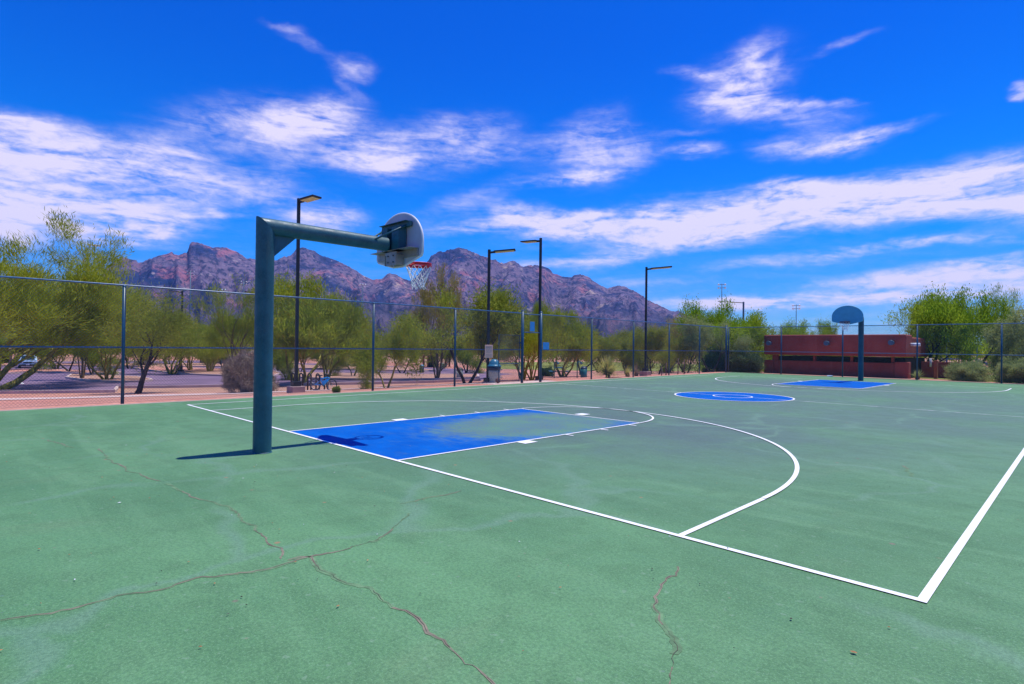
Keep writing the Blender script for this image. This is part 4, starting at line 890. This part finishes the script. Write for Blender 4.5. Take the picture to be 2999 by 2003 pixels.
# ------------------------------------------------------------------ mountains
RIDGE=[(-95.17,0.86),(-92.19,2.13),(-88.82,2.82),(-85.83,3.52),(-84.02,3.90),(-81.90,4.54),(-81.02,5.26),(-80.67,5.90),(-80.35,6.28),(-80.10,6.55),(-79.88,6.85),(-79.46,7.02),(-79.04,7.00),(-78.68,6.89),(-78.32,6.72),(-78.06,6.80),(-77.82,6.97),(-77.46,7.08),(-77.09,7.31),(-76.58,7.53),(-76.20,7.67),(-75.98,7.85),(-75.80,7.63),(-75.42,7.58),(-75.09,7.77),(-74.83,7.81),(-74.71,8.23),(-74.61,8.67),(-74.48,8.79),(-74.12,8.78),(-73.64,8.65),(-73.16,8.54),(-72.81,8.43),(-72.63,8.52),(-72.20,8.54),(-71.79,8.59),(-71.37,8.43),(-70.93,8.32),(-70.51,8.05),(-70.14,7.76),(-69.63,7.75),(-69.21,7.66),(-67.59,7.78),(-67.30,7.96),(-66.98,8.11),(-66.78,8.05),(-66.31,8.31),(-65.96,8.82),(-65.54,9.01),(-65.15,9.08),(-64.54,8.87),(-63.59,8.44),(-62.31,8.04),(-61.37,7.59),(-60.38,7.14),(-59.74,6.68),(-58.90,6.39),(-58.09,6.48),(-57.74,6.79),(-57.35,7.10),(-56.76,6.96),(-55.74,6.50),(-55.31,6.38),(-54.59,7.03),(-53.94,8.05),(-53.38,8.83),(-52.78,9.26),(-52.45,9.39),(-52.08,9.30),(-51.47,9.60),(-50.60,9.78),(-49.99,9.67),(-49.24,9.35),(-48.39,9.08),(-47.63,8.85),(-47.26,8.68),(-46.92,8.69),(-46.54,8.39),(-45.86,8.37),(-45.55,8.59),(-45.04,8.59),(-44.56,8.19),(-44.05,7.99),(-43.81,8.16),(-42.96,8.17),(-41.97,8.04),(-41.46,7.70),(-41.22,7.40),(-40.37,7.11),(-39.38,7.01),(-39.15,7.23),(-38.51,7.32),(-37.80,7.08),(-37.20,6.62),(-36.56,6.20),(-35.86,5.89),(-35.49,5.96),(-35.26,6.12),(-34.67,6.19),(-34.04,6.05),(-33.45,5.69),(-32.76,5.39),(-32.18,4.91),(-31.56,4.54),(-30.75,4.18),(-29.95,3.76),(-29.48,3.58),(-29.13,3.74),(-28.82,3.58),(-28.22,3.21),(-27.66,2.86),(-25.60,1.79),(-23.21,0.85),(-20.90,0.40),(-18.41,0.18)]
def mountains():
    az = np.array([r[0] for r in RIDGE]); el = np.array([r[1] for r in RIDGE])
    NA, NR = 1150, 150
    A = np.linspace(-105, -16, NA)
    rs = np.concatenate([np.linspace(1500, 3900, 120), np.linspace(3930, 5200, 30)])
    cx, cy = 8.5, -4.4
    E = np.interp(A, az, el)
    vs = np.zeros((NA, NR, 3))
    RR = [3700 + 260*noise.noise(Vector((a*.09, 3.1, 0))) for a in A]
    ker = np.hanning(61); ker /= ker.sum(); Es = np.convolve(np.pad(E, 30, mode='edge'), ker, mode='valid')
    for i, a in enumerate(A):
        zs = math.tan(R(max(Es[i], .02)))*RR[i]
        R0 = RR[i]; zr = math.tan(R(max(E[i], .02)))*R0
        zr += (abs(noise.noise(Vector((a*3.1, 7, 0))))*8 - 3) * min(1, zr/200)
        sa, ca = math.sin(R(a)), math.cos(R(a))
        lim = zr/R0
        for j, r in enumerate(rs):
            u = (r-1500)/(R0-1500); x, y = cx+r*sa, cy+r*ca
            if u <= 1:
                g = .16*u + .84*(max(0, u-.25)/.75)**1.55 if u > .25 else .16*u
                z = zs*g + (zr-zs)*max(0, (u-.72)/.28)**1.3
                p = Vector((x*.0016, y*.0016, 0)); q = Vector((x*.0055, y*.0055, 2)); w_ = math.sin(min(1, max(0, u))*math.pi)**.7 * min(1, zr/150)
                # spurs and gullies run down the slope: noise is stretched along the radius
                sp = abs(noise.noise(Vector((a*.33 + .25*noise.noise(p*1.3), u*2.6, 5)))); sp2 = abs(noise.noise(Vector((a*1.1+.5*noise.noise(q), u*6.5, 9))))
                z += w_*(-(sp)*300*(zr/600+.25) - sp2*60*(zr/600+.25) + 70*noise.noise(p*2.2) + 62*abs(noise.noise(q)) + 40*abs(noise.noise(q*2.3)) + 22*noise.noise(q*5.1) + 12*noise.noise(q*11.3))
                z = min(z, lim*r*(.992 if u < .985 else 1.0)); z = max(z, -4 + 60*max(0, u-.05)*.5)
            else:
                z = zr*(1-(r-R0)/(5200-R0)*.8)*(.96 if u > 1.02 else 1.0)
            vs[i, j] = (x, y, z - 3)
    me = bpy.data.meshes.new('mountains'); V = vs.reshape(-1, 3)
    idx = np.arange(NA*NR).reshape(NA, NR)
    F = np.stack([idx[:-1, :-1], idx[:-1, 1:], idx[1:, 1:], idx[1:, :-1]], -1).reshape(-1, 4)
    add_np(me, V, F); me.materials.append(M['rock']); me.update()
    bm = bmesh.new(); bm.from_mesh(me); bmesh.ops.recalc_face_normals(bm, faces=bm.faces)
    if sum(f.normal.z for f in list(bm.faces)[:500]) < 0: bmesh.ops.reverse_faces(bm, faces=bm.faces)
    bm.to_mesh(me); bm.free()
    me.polygons.foreach_set('use_smooth', [True]*len(me.polygons))
    o = bpy.data.objects.new('mountains', me); COL.objects.link(o); tag(o, 'rugged purple and pink rock mountain range on the horizon', kind='structure')
def add_np(me, V, F):
    n = len(F); k = F.shape[1]
    me.vertices.add(len(V)); me.vertices.foreach_set('co', np.asarray(V, dtype=np.float32).ravel())
    me.loops.add(n*k); me.loops.foreach_set('vertex_index', F.astype(np.int32).ravel())
    me.polygons.add(n); me.polygons.foreach_set('loop_start', np.arange(0, n*k, k, dtype=np.int32))
    me.update(calc_edges=True)
mountains()

# ------------------------------------------------------------------ trees
def slivers(P, D, L, W, rng):
    """thin four cornered leaf blades: centre, direction, length, width"""
    n = len(P); D = D/np.linalg.norm(D, axis=1, keepdims=True)
    q = rng.normal(size=(n, 3)); S = np.cross(D, q); S /= np.linalg.norm(S, axis=1, keepdims=True)+1e-9
    L = L[:, None]; W = W[:, None]
    V = np.stack([P-D*L/2, P+S*W/2-D*L*.05, P+D*L/2, P-S*W/2-D*L*.05], 1).reshape(-1, 3)
    return V, np.arange(4*n).reshape(n, 4)
def grow(seed, h=5., w=6., stems=4, base_r=.10, spread=(.35, .8), levels=4, up=.25, wig=.22, ratio=.74, kids_=(2, 3), leafL=.16, leafW=.022, per=26, scat=.16, leafdir=.6, updir=.25, lean=(0, 0), first=.33, droop=0., bare=0):
    rr = random.Random(seed); rng = np.random.default_rng(seed)
    tubes = []; LP = []; LD = []; rl = random.Random(seed+900)
    def branch(p, d, L, r, lev):
        pts = [p]; n = 4; rads = [r]
        for i in range(n):
            d = (d + Vector((rr.gauss(0, wig), rr.gauss(0, wig), rr.gauss(0, wig*.6) + up*.35 - droop*lev*.1))).normalized()
            p = p + d*L/n; pts.append(p); rads.append(r*(1-.45*(i+1)/n))
        tubes.append((pts, rads, lev))
        if lev >= levels-2:
            k = per if lev >= levels else (per//2 if lev == levels-1 else per//4)
            for a, b in zip(pts, pts[1:]):
                m = max(1, k//n)
                for _ in range(m):
                    t = rl.random(); c = a.lerp(b, t); LP.append((c.x+rl.gauss(0, scat), c.y+rl.gauss(0, scat), c.z+rl.gauss(0, scat*.8)))
                    dd = d*leafdir; LD.append((dd.x+rl.gauss(0, .4), dd.y+rl.gauss(0, .4), dd.z+rl.gauss(0, .35)+updir))
        if lev < levels:
            for i in range(rr.randint(*kids_)+ (1 if lev < 2 else 0)):
                src = pts[-1] if i < 2 else pts[rr.randint(2, n-1)]
                ax = d.orthogonal().normalized(); ax.rotate(Matrix.Rotation(rr.uniform(0, 6.28), 3, d)); nd = d.copy(); nd.rotate(Matrix.Rotation(rr.uniform(.3, .75), 3, ax))
                if lev < 1: nd = (nd + Vector((nd.x, nd.y, 0))*.35).normalized()
                branch(src, nd, L*ratio*rr.uniform(.75, 1.15), rads[-1]*rr.uniform(.62, .85), lev+1)
    a0 = rr.uniform(0, 6.28)
    for s in range(stems):
        an = a0 + 2*math.pi*s/stems + rr.uniform(-.4, .4); t = rr.uniform(*spread)
        d = Vector((math.cos(an)*math.sin(t)+lean[0], math.sin(an)*math.sin(t)+lean[1], math.cos(t))).normalized()
        branch(Vector((math.cos(an)*base_r*.8, math.sin(an)*base_r*.8, -.15)), d, h*first*rr.uniform(.85, 1.15), base_r*rr.uniform(.7, 1), 0)
    LP = np.array(LP); LD = np.array(LD)
    # fit the crown to the wanted height and width
    zt = np.percentile(LP[:, 2], 99.6); c = (np.percentile(LP[:, :2], 1, axis=0)+np.percentile(LP[:, :2], 99, axis=0))/2; ext = (np.percentile(LP[:, :2], 99, axis=0)-np.percentile(LP[:, :2], 1, axis=0)).mean()
    sx, sz = w/ext, h/zt
    LP = LP*np.array([sx, sx, sz])
    b = MB()
    for pts, rads, lev in tubes:
        sides = 7 if lev <= 1 else (5 if lev == 2 else 3)
        if lev <= levels - bare: b.tube([Vector((p.x*sx, p.y*sx, p.z*sz)) for p in pts], rads, sides, cap=False)
    n = len(LP)
    V, F = slivers(LP, LD*np.array([sx, sx, sz]), leafL*rng.uniform(.6, 1.5, n), leafW*rng.uniform(.7, 1.4, n), rng)
    me = bpy.data.meshes.new('crown'); add_np(me, V, F)
    return b, me, (c*sx)
def make_tree(kind, leaf, bk, **kw):
    b, me, c = grow(**kw)
    root = bpy.data.objects.new(kind, None); COL.objects.link(root); root.empty_display_size = .3
    tr = b.build('trunk', bk, root, fix=False); me.materials.append(leaf); root['_l'] = leaf.name; root['_b'] = bk.name
    cr_ = bpy.data.objects.new('crown', me); COL.objects.link(cr_); cr_.parent = root
    root['_h'] = kw['h']; root['_w'] = kw['w']
    return root
PROTO = {}
def proto(key, *a, **kw): PROTO[key] = [make_tree(*a, **kw), False]
def place(key, x, y, h, w, label, cat='tree', group=None, rz=None, dz=0, leaf=None, bk=None, name=None):
    src, used = PROTO[key]
    if not used:
        o = src; PROTO[key][1] = True; H0, W0 = src['_h'], src['_w']; src_dims[key] = (H0, W0); defm[key] = (bpy.data.materials[src['_l']], bpy.data.materials[src['_b']])
        for k_ in ('_h', '_w', '_l', '_b'): del src[k_]
    else:
        H0, W0 = src_dims[key]; o = src.copy(); COL.objects.link(o)
        for c in tree_kids[key]:
            d = c.copy(); COL.objects.link(d); d.parent = o
        for k_ in ('group',):
            if k_ in o: del o[k_]
    if not used: tree_kids[key] = [c for c in bpy.data.objects if c.parent == src]
    o.location = (x, y, H(x, y)+dz)
    if key[:2] in ('mq', 'pv') and x < -17: w *= 1.18
    s = w/W0; o.scale = (s, s, h/H0)
    o.rotation_euler.z = rz if rz is not None else (x*12.9898+y*78.233) % 6.28
    tag(o, label, cat, group)
    if name: o.name = name
    for c in (tree_kids[key] if not used else [d for d in bpy.data.objects if d.parent == o]):
        m = (leaf or defm[key][0]) if c.name.startswith('crown') else (bk or defm[key][1])
        c.material_slots[0].link = 'OBJECT'; c.material_slots[0].material = m
    return o
src_dims = {}; tree_kids = {}; defm = {}
bpy.context.view_layer.update()
proto('big', 'palo_verde_tree', M['lf_pv'], M['bk_pv'], seed=21, h=9.5, w=17, stems=7, base_r=.26, spread=(.35, 1.0), levels=5, up=.16, wig=.16, ratio=.70, kids_=(2, 3), leafL=.34, leafW=.036, per=44, scat=.30, leafdir=1.4, updir=.35, first=.36)
for k, sd in (('pv0', 1), ('pv1', 2), ('pv2', 3)):
    proto(k, 'palo_verde_tree', M['lf_pv'], M['bk_pv'], seed=sd, h=6.5, w=6., stems=5, base_r=.11, spread=(.25, .75), levels=4, up=.28, wig=.2, leafL=.22, leafW=.028, per=76, scat=.22, leafdir=1.2, updir=.3)
for k, sd in (('mq0', 5), ('mq1', 6), ('mq2', 8)):
    proto(k, 'mesquite_tree', M['lf_mesq'], M['bk_dark'], seed=sd, h=5., w=5., stems=2, base_r=.12, spread=(.15, .55), levels=4, up=.08, wig=.26, leafL=.17, leafW=.034, per=115, scat=.26, leafdir=.7, updir=.05, first=.36)
proto('single', 'mesquite_tree', M['lf_mesq'], M['bk_dark'], seed=15, h=5., w=3.6, stems=1, base_r=.15, spread=(.10, .2), levels=5, up=.05, wig=.25, leafL=.15, leafW=.030, per=34, scat=.24, leafdir=.7, updir=.05, first=.32)
for k, sd in (('tl0', 9), ('tl1', 12)):
    proto(k, 'wispy_tree', M['lf_tall'], M['bk_tan'], seed=sd, h=8., w=4.5, stems=4, base_r=.10, spread=(.12, .42), levels=4, up=.35, wig=.13, leafL=.24, leafW=.026, per=42, scat=.20, leafdir=1.6, updir=.5, first=.34)
for k, sd in (('cr0', 13), ('cr1', 14)):
    proto(k, 'leafy_tree', M['lf_green'], M['bk_dark'], seed=sd, h=5.5, w=5., stems=3, base_r=.13, spread=(.2, .7), levels=4, up=.15, wig=.24, leafL=.16, leafW=.045, per=110, scat=.24, leafdir=.9, updir=.35, first=.27)
proto('bush', 'dry_bush', M['lf_bush'], M['bk_dark'], seed=31, h=1.65, w=2.2, stems=13, base_r=.03, spread=(.2, 1.3), levels=3, up=.1, wig=.25, leafL=.12, leafW=.017, per=130, scat=.11, leafdir=1., updir=.1, first=.4)
proto('lowtree', 'leafy_tree', M['lf_grey'], M['bk_dark'], seed=33, h=4.2, w=5., stems=6, base_r=.10, spread=(.3, 1.2), levels=4, up=.05, wig=.25, leafL=.18, leafW=.034, per=80, scat=.22, leafdir=1.1, updir=.0, first=.30, droop=.4)

place('big', -37.4, -2.5, 10.9, 16.5, 'huge leaning palo verde with yellow green trunks filling the left edge', rz=2.2)
place('tl0', -50.9, 3.9, 11.2, 3.6, 'tall pale feathery tree sticking up behind the huge left palo verde', leaf=M['lf_grey'])
place('single', -23.6, 2.1, 5.0, 3.6, 'dark crooked mesquite standing right behind the first fence post', rz=.6)
place('pv0', -46.8, 5.0, 6.3, 5.7, 'palo verde with splayed yellow trunks on the kerbed island')
far_l = 'mesquite among the parking islands at the left'
for i, (x, y, h, w, lb) in enumerate([(-70.4, 5.5, 5.1, 4.4, 'dark single mesquite on the gravel island left of the palo verde with splayed trunks'),
    (-60.1, 5.9, 5.0, 4.2, 'dark mesquite directly left of the palo verde with splayed trunks'),
    (-94.2, 5.7, 5.1, 5.2, 'small mesquite just right of the silver car'), (-95, -2.5, 5.4, 5.4, 'mesquite standing close behind the silver car')]):
    place(('mq0', 'mq1', 'mq2')[i % 3], x, y, h, w, lb)
place('pv1', -79, 5.3, 4.9, 5.4, 'small palo verde on the island right of the silver car')
place('pv2', -59.1, 12.6, 6.6, 5.8, 'thin leaning palo verde between the first two fence posts')
place('pv0', -67.0, 16.6, 6.0, 5.5, 'many stemmed palo verde beside the concrete footing')
place('pv1', -62.7, 17.4, 5.6, 5.2, 'many stemmed palo verde immediately left of the grey bush')
for i, (x, y, h, w, lb) in enumerate([(-88.8, 16.8, 5.4, 5.4, 'distant mesquite right of the dark crooked mesquite trunk'), (-94.2, 21, 5.3, 5.3, 'distant mesquite behind the concrete footing, left of it'), (-79.9, 13.0, 6.0, 5.6, 'mesquite seen past the dark crooked mesquite, on its right'),
    (-39.4, 22.5, 3.8, 3.0, 'little V trunked mesquite right of the bike rack'), (-50.0, 31.7, 5.0, 4.4, 'mesquite behind the slim V trunked tree by the fence'), (-59.9, 36.0, 4.5, 3.8, 'small mesquite well behind the bike, left of the slim V trunked tree'),
    (-38.8, 16.0, 4.4, 3.4, 'mesquite seen between the first lamp and the near hoop pole'), (-56.5, 25.2, 5.0, 3.8, 'mesquite far behind the first lamp'), (-63.3, 25.5, 4.6, 3.9, 'distant mesquite just right of the near hoop pole'),
    (-65.3, 33.4, 5.3, 5.0, 'distant bushy mesquite behind the bike rack'), (-46.4, 32.5, 4.9, 4.0, 'mesquite right of the slim V trunked tree, before the small blue bin'), (-53.5, 43.2, 5.2, 4.9, 'broad mesquite above the small blue bin'),
    (-44.1, 40.0, 5.3, 4.8, 'mesquite in the shade right of the small blue bin'), (-71.4, 21.5, 4.4, 4.6, 'distant mesquite left of the near hoop pole'), (-88.5, 25.5, 5.0, 5.0, 'far mesquite in front of the pink block wall')]):
    place(('mq1', 'mq2', 'mq0')[i % 3], x, y, h, w, lb)
place('tl1', -31.2, 9.5, 6.9, 4.6, 'bright green upright tree behind the near hoop pole', leaf=M['lf_pv'])
place('pv2', -27.5, 12.0, 6.9, 6.6, 'large palo verde with long arching limbs right behind the first lamp')
place('pv1', -32.7, 16.5, 6.6, 4.6, 'palo verde between the first lamp and the net of the near hoop', rz=1.0)
place('mq1', -12.8, 9.1, 3.0, 2.3, 'slim V trunked palo verde close behind the fence', leaf=M['lf_pv'], bk=M['bk_pv'], name='palo_verde_tree')
place('mq2', -14.8, 15.3, 5.2, 5.4, 'spreading mesquite with twin dark trunks left of the tan sign')
place('tl0', -25.2, 21.3, 8.3, 4.0, 'tall wispy yellowish tree rising right of the red rim')
place('tl1', -24.4, 26.3, 6.3, 3.8, 'wispy tree rising behind the lamp left of the gate', leaf=M['lf_pv'])
place('pv0', -14.1, 19.6, 4.4, 3.0, 'yellow trunked palo verde framed by the gateway', rz=2.6)
place('pv2', -20, 29.3, 5.0, 4.8, 'palo verde right of the gateway, over the teal bin')
place('pv1', -17.4, 22.3, 4.6, 3.6, 'palo verde just left of the gateway, behind the open gate leaf')
for i, (x, y, h, w, lb) in enumerate([(-29.1, 42.9, 4.9, 4.6, 'rounded mesquite right of the first post after the gateway'), (-36.6, 56.6, 5.2, 5.2, 'farther rounded mesquite left of the yucca clump'), (-26.9, 47.9, 4.9, 5.0, 'mesquite above the yellow yucca clump'), (-38.3, 69.1, 6.0, 5.8, 'distant mesquite left of the farthest fence lamp'),
    (-22.8, 46.3, 4.8, 4.8, 'mesquite directly behind the farthest fence lamp'), (-27.7, 58.5, 5.6, 5.2, 'mesquite right of the farthest fence lamp')]):
    place(('mq0', 'mq2', 'mq1')[i % 3], x, y, h, w, lb)
place('tl0', -29.0, 64.2, 7.4, 4.8, 'yellowish open tree at the right foot of the mountain', bk=M['bk_tan'])
place('tl1', -32.9, 67.4, 7.2, 4.4, 'thin yellowish tree left of its twin at the foot of the mountain')
place('single', -12.7, 31.0, 1.9, 1.6, 'young staked sapling behind the fence right of the farthest lamp', leaf=M['lf_mesq'])
place('mq0', -13.3, 36.0, 3.6, 3.2, 'small mesquite with forked trunks behind the last fence bays')
place('mq2', -11.4, 36.2, 4.1, 3.8, 'bluish green tree left of the corner post', leaf=M['lf_grey'])
place('cr0', -14.0, 43.3, 6.2, 5.8, 'tall bright green tree behind the corner post')
place('cr1', -11.7, 39.6, 4.6, 4.8, 'bright green tree between the corner post and the red building', rz=.4)
place('cr0', -12.6, 46.2, 4.6, 4.2, 'rounded green tree touching the left end of the red building', leaf=M['lf_green'])
place('bush', -9.3, 37.2, 1.5, 2.4, 'dark shrub at the left foot of the red building', cat='shrub', leaf=M['lf_dark'], name='dark_shrub')
place('bush', -11.6, 38.3, 1.8, 3.0, 'dark blue green shrub under the tree left of the corner post', cat='shrub', leaf=M['lf_dark'], name='dark_shrub')
place('cr1', -19.0, 74.3, 6.5, 5.2, 'wide green crown showing above the left half of the red building roof')
place('cr0', -17.8, 82.6, 6.7, 4.2, 'small round green crown above the middle of the red building roof')
place('cr1', -0.1, 47.4, 6.5, 5.4, 'tall green tree directly right of the red building', rz=1.3)
place('cr0', 2.4, 49.1, 6.2, 5.4, 'dark trunked bright green tree, the middle one right of the red building', rz=3)
place('tl0', 4.0, 50.5, 6.7, 3.6, 'upright twiggy tree right of the bright green ones', leaf=M['lf_green'], bk=M['bk_dark'])
place('lowtree', 5.2, 43.6, 4.6, 5.0, 'drooping grey green tree against the far right fence post', rz=.5)
place('lowtree', 7.6, 47.4, 5.6, 5.6, 'drooping grey green tree at the right edge of the view', rz=2.5)
place('bush', 3.3, 39.8, 1.2, 2.2, 'low grey green shrub under the trees near the far right fence post', cat='shrub', leaf=M['lf_grey'], name='grey_green_shrub')
place('bush', 5.9, 39.4, 1.4, 2.6, 'larger grey green shrub behind the far right fence bay', cat='shrub', leaf=M['lf_grey'], name='grey_green_shrub')
place('bush', -17.7, 5.1, 1.75, 1.9, 'large dry grey bush beside the near hoop pole', cat='bush')
place('bush', -23.3, 31.3, .75, 1.3, 'dark round shrub right of the gateway', cat='shrub', leaf=M['lf_dark'], name='dark_shrub')
place('bush', -9.55, 5.1, .22, .3, 'tiny green weed at the court edge in front of the bicycle', cat='weed', leaf=M['lf_mesq'], name='weed')
place('bush', -26.4, 9.0, .8, 1.6, 'low dark shrub left of the first lamp base', cat='shrub', leaf=M['lf_mesq'], name='dark_shrub')
for k, v in PROTO.items():
    if not v[1]:
        for c in [c for c in bpy.data.objects if c.parent == v[0]]: bpy.data.objects.remove(c)
        bpy.data.objects.remove(v[0])

# spiky plants
def blades(name, label, cat, x, y, n, L, m, w=.035, flop=.5, seed=1):
    rr = random.Random(seed); b = MB()
    for i in range(n):
        an = rr.uniform(0, 6.28); t = rr.uniform(.05, 1.35); l = L*rr.uniform(.65, 1.1); d = Vector((math.cos(an)*math.sin(t), math.sin(an)*math.sin(t), math.cos(t))); s = Vector((-math.sin(an), math.cos(an), 0))
        p = Vector((0, 0, .12)); vs = []; k = 5
        for j in range(k+1):
            ww = w*(1-(j/k)**1.6)*.5; vs += [p+s*ww, p-s*ww]; d = (d+Vector((0, 0, -flop/k*math.sin(t)*1.3))).normalized(); p = p+d*l/k
        b.add(vs, [(2*j, 2*j+1, 2*j+3, 2*j+2) for j in range(k)])
    t = thing(name, label, cat, (x, y, H(x, y))); b.build('blades', m, t, fix=False)
    c = MB(); c.lathe([(.10, -.05), (.13, .1), (.08, .22), (.001, .26)], n=10); c.build('crown_base', M['bk_tan'], t)
blades('yucca', 'big spiky yellow green yucca clump behind the fence', 'yucca', -10.35, 21.75, 420, 1.2, M['lf_yucca'], .055, .5, 4)
blades('yucca', 'smaller yellow grass tuft just right of the big yucca clump', 'yucca', -10.1, 23.3, 160, .55, M['lf_yucca'], .02, .6, 7)
blades('agave', 'pale spiky agave at the right corner of the red building', 'agave', .95, 38.3, 70, .62, M['lf_grey'], .07, .2, 5)
blades('grass_tuft', 'wispy dry grass clump behind the post left of the farthest lamp', 'grass', -10.2, 24.0+.35, 140, .8, M['lf_bush'], .012, .3, 9)

# far-off thicket that reads as one mass
def thicket(name, label, regions, leaf, seed):
    rng = np.random.default_rng(seed); PP = []; DD = []; LL = []; WW = []
    for (x, y, r, h) in regions:
        z = H(x, y); n = 520; k = 9
        cs = np.stack([rng.normal(0, r*.45, k), rng.normal(0, r*.45, k), rng.uniform(.38, .88, k)*h], 1)
        c = cs[rng.integers(0, k, n)] + rng.normal(size=(n, 3))*np.array([r*.3, r*.3, h*.13]); c[:, 2] = np.clip(c[:, 2], .1, h*1.15)
        PP.append(c+np.array([x, y, z])); DD.append(rng.normal(size=(n, 3))*.5+np.array([0, 0, .6])); LL.append(rng.uniform(.35, .9, n)); WW.append(rng.uniform(.10, .22, n))
    V, F = slivers(np.concatenate(PP), np.concatenate(DD), np.concatenate(LL), np.concatenate(WW), rng)
    me = bpy.data.meshes.new(name); add_np(me, V, F); me.materials.append(leaf); o = bpy.data.objects.new(name, me); COL.objects.link(o); tag(o, label, 'trees', kind='stuff')
def dirpt(azd, d): return 8.5+d*math.sin(R(azd)), -4.4+d*math.cos(R(azd))
rr = random.Random(77); reg = []
for i in range(230):
    a = rr.uniform(-92, -23); d = rr.uniform(104, 185); x, y = dirpt(a, d); reg.append((x, y, rr.uniform(2.0, 3.6), rr.uniform(4.6, 7.4)))
thicket('far_woodland', 'far mass of desert trees closing the view below the mountains', reg, M['lf_mesq'], 3)
reg = []
for i in range(60):
    a = rr.uniform(-23, 6); d = rr.uniform(95, 150); x, y = dirpt(a, d); reg.append((x, y, rr.uniform(2.0, 3.4), rr.uniform(3.2, 4.8)))
thicket('far_woodland', 'far mass of green trees behind the red building and playground', reg, M['lf_green'], 4)

def haze():
    b = MB(); b.box((0, 0, 396), (12400, 12400, 800)); o = b.build('haze', None); m = bpy.data.materials.new('haze_air'); m.use_nodes = True; nt = m.node_tree
    for n in list(nt.nodes): nt.nodes.remove(n)
    out = nt.nodes.new('ShaderNodeOutputMaterial'); v = nt.nodes.new('ShaderNodeVolumePrincipled'); v.inputs['Color'].default_value = (.15, .45, 1, 1); v.inputs['Density'].default_value = HAZE; v.inputs['Anisotropy'].default_value = .2
    nt.links.new(v.outputs[0], out.inputs['Volume']); o.data.materials.append(m); tag(o, 'thin blue air between the court and the mountains', kind='stuff')
HAZE = 0.000042
if HAZE: haze()
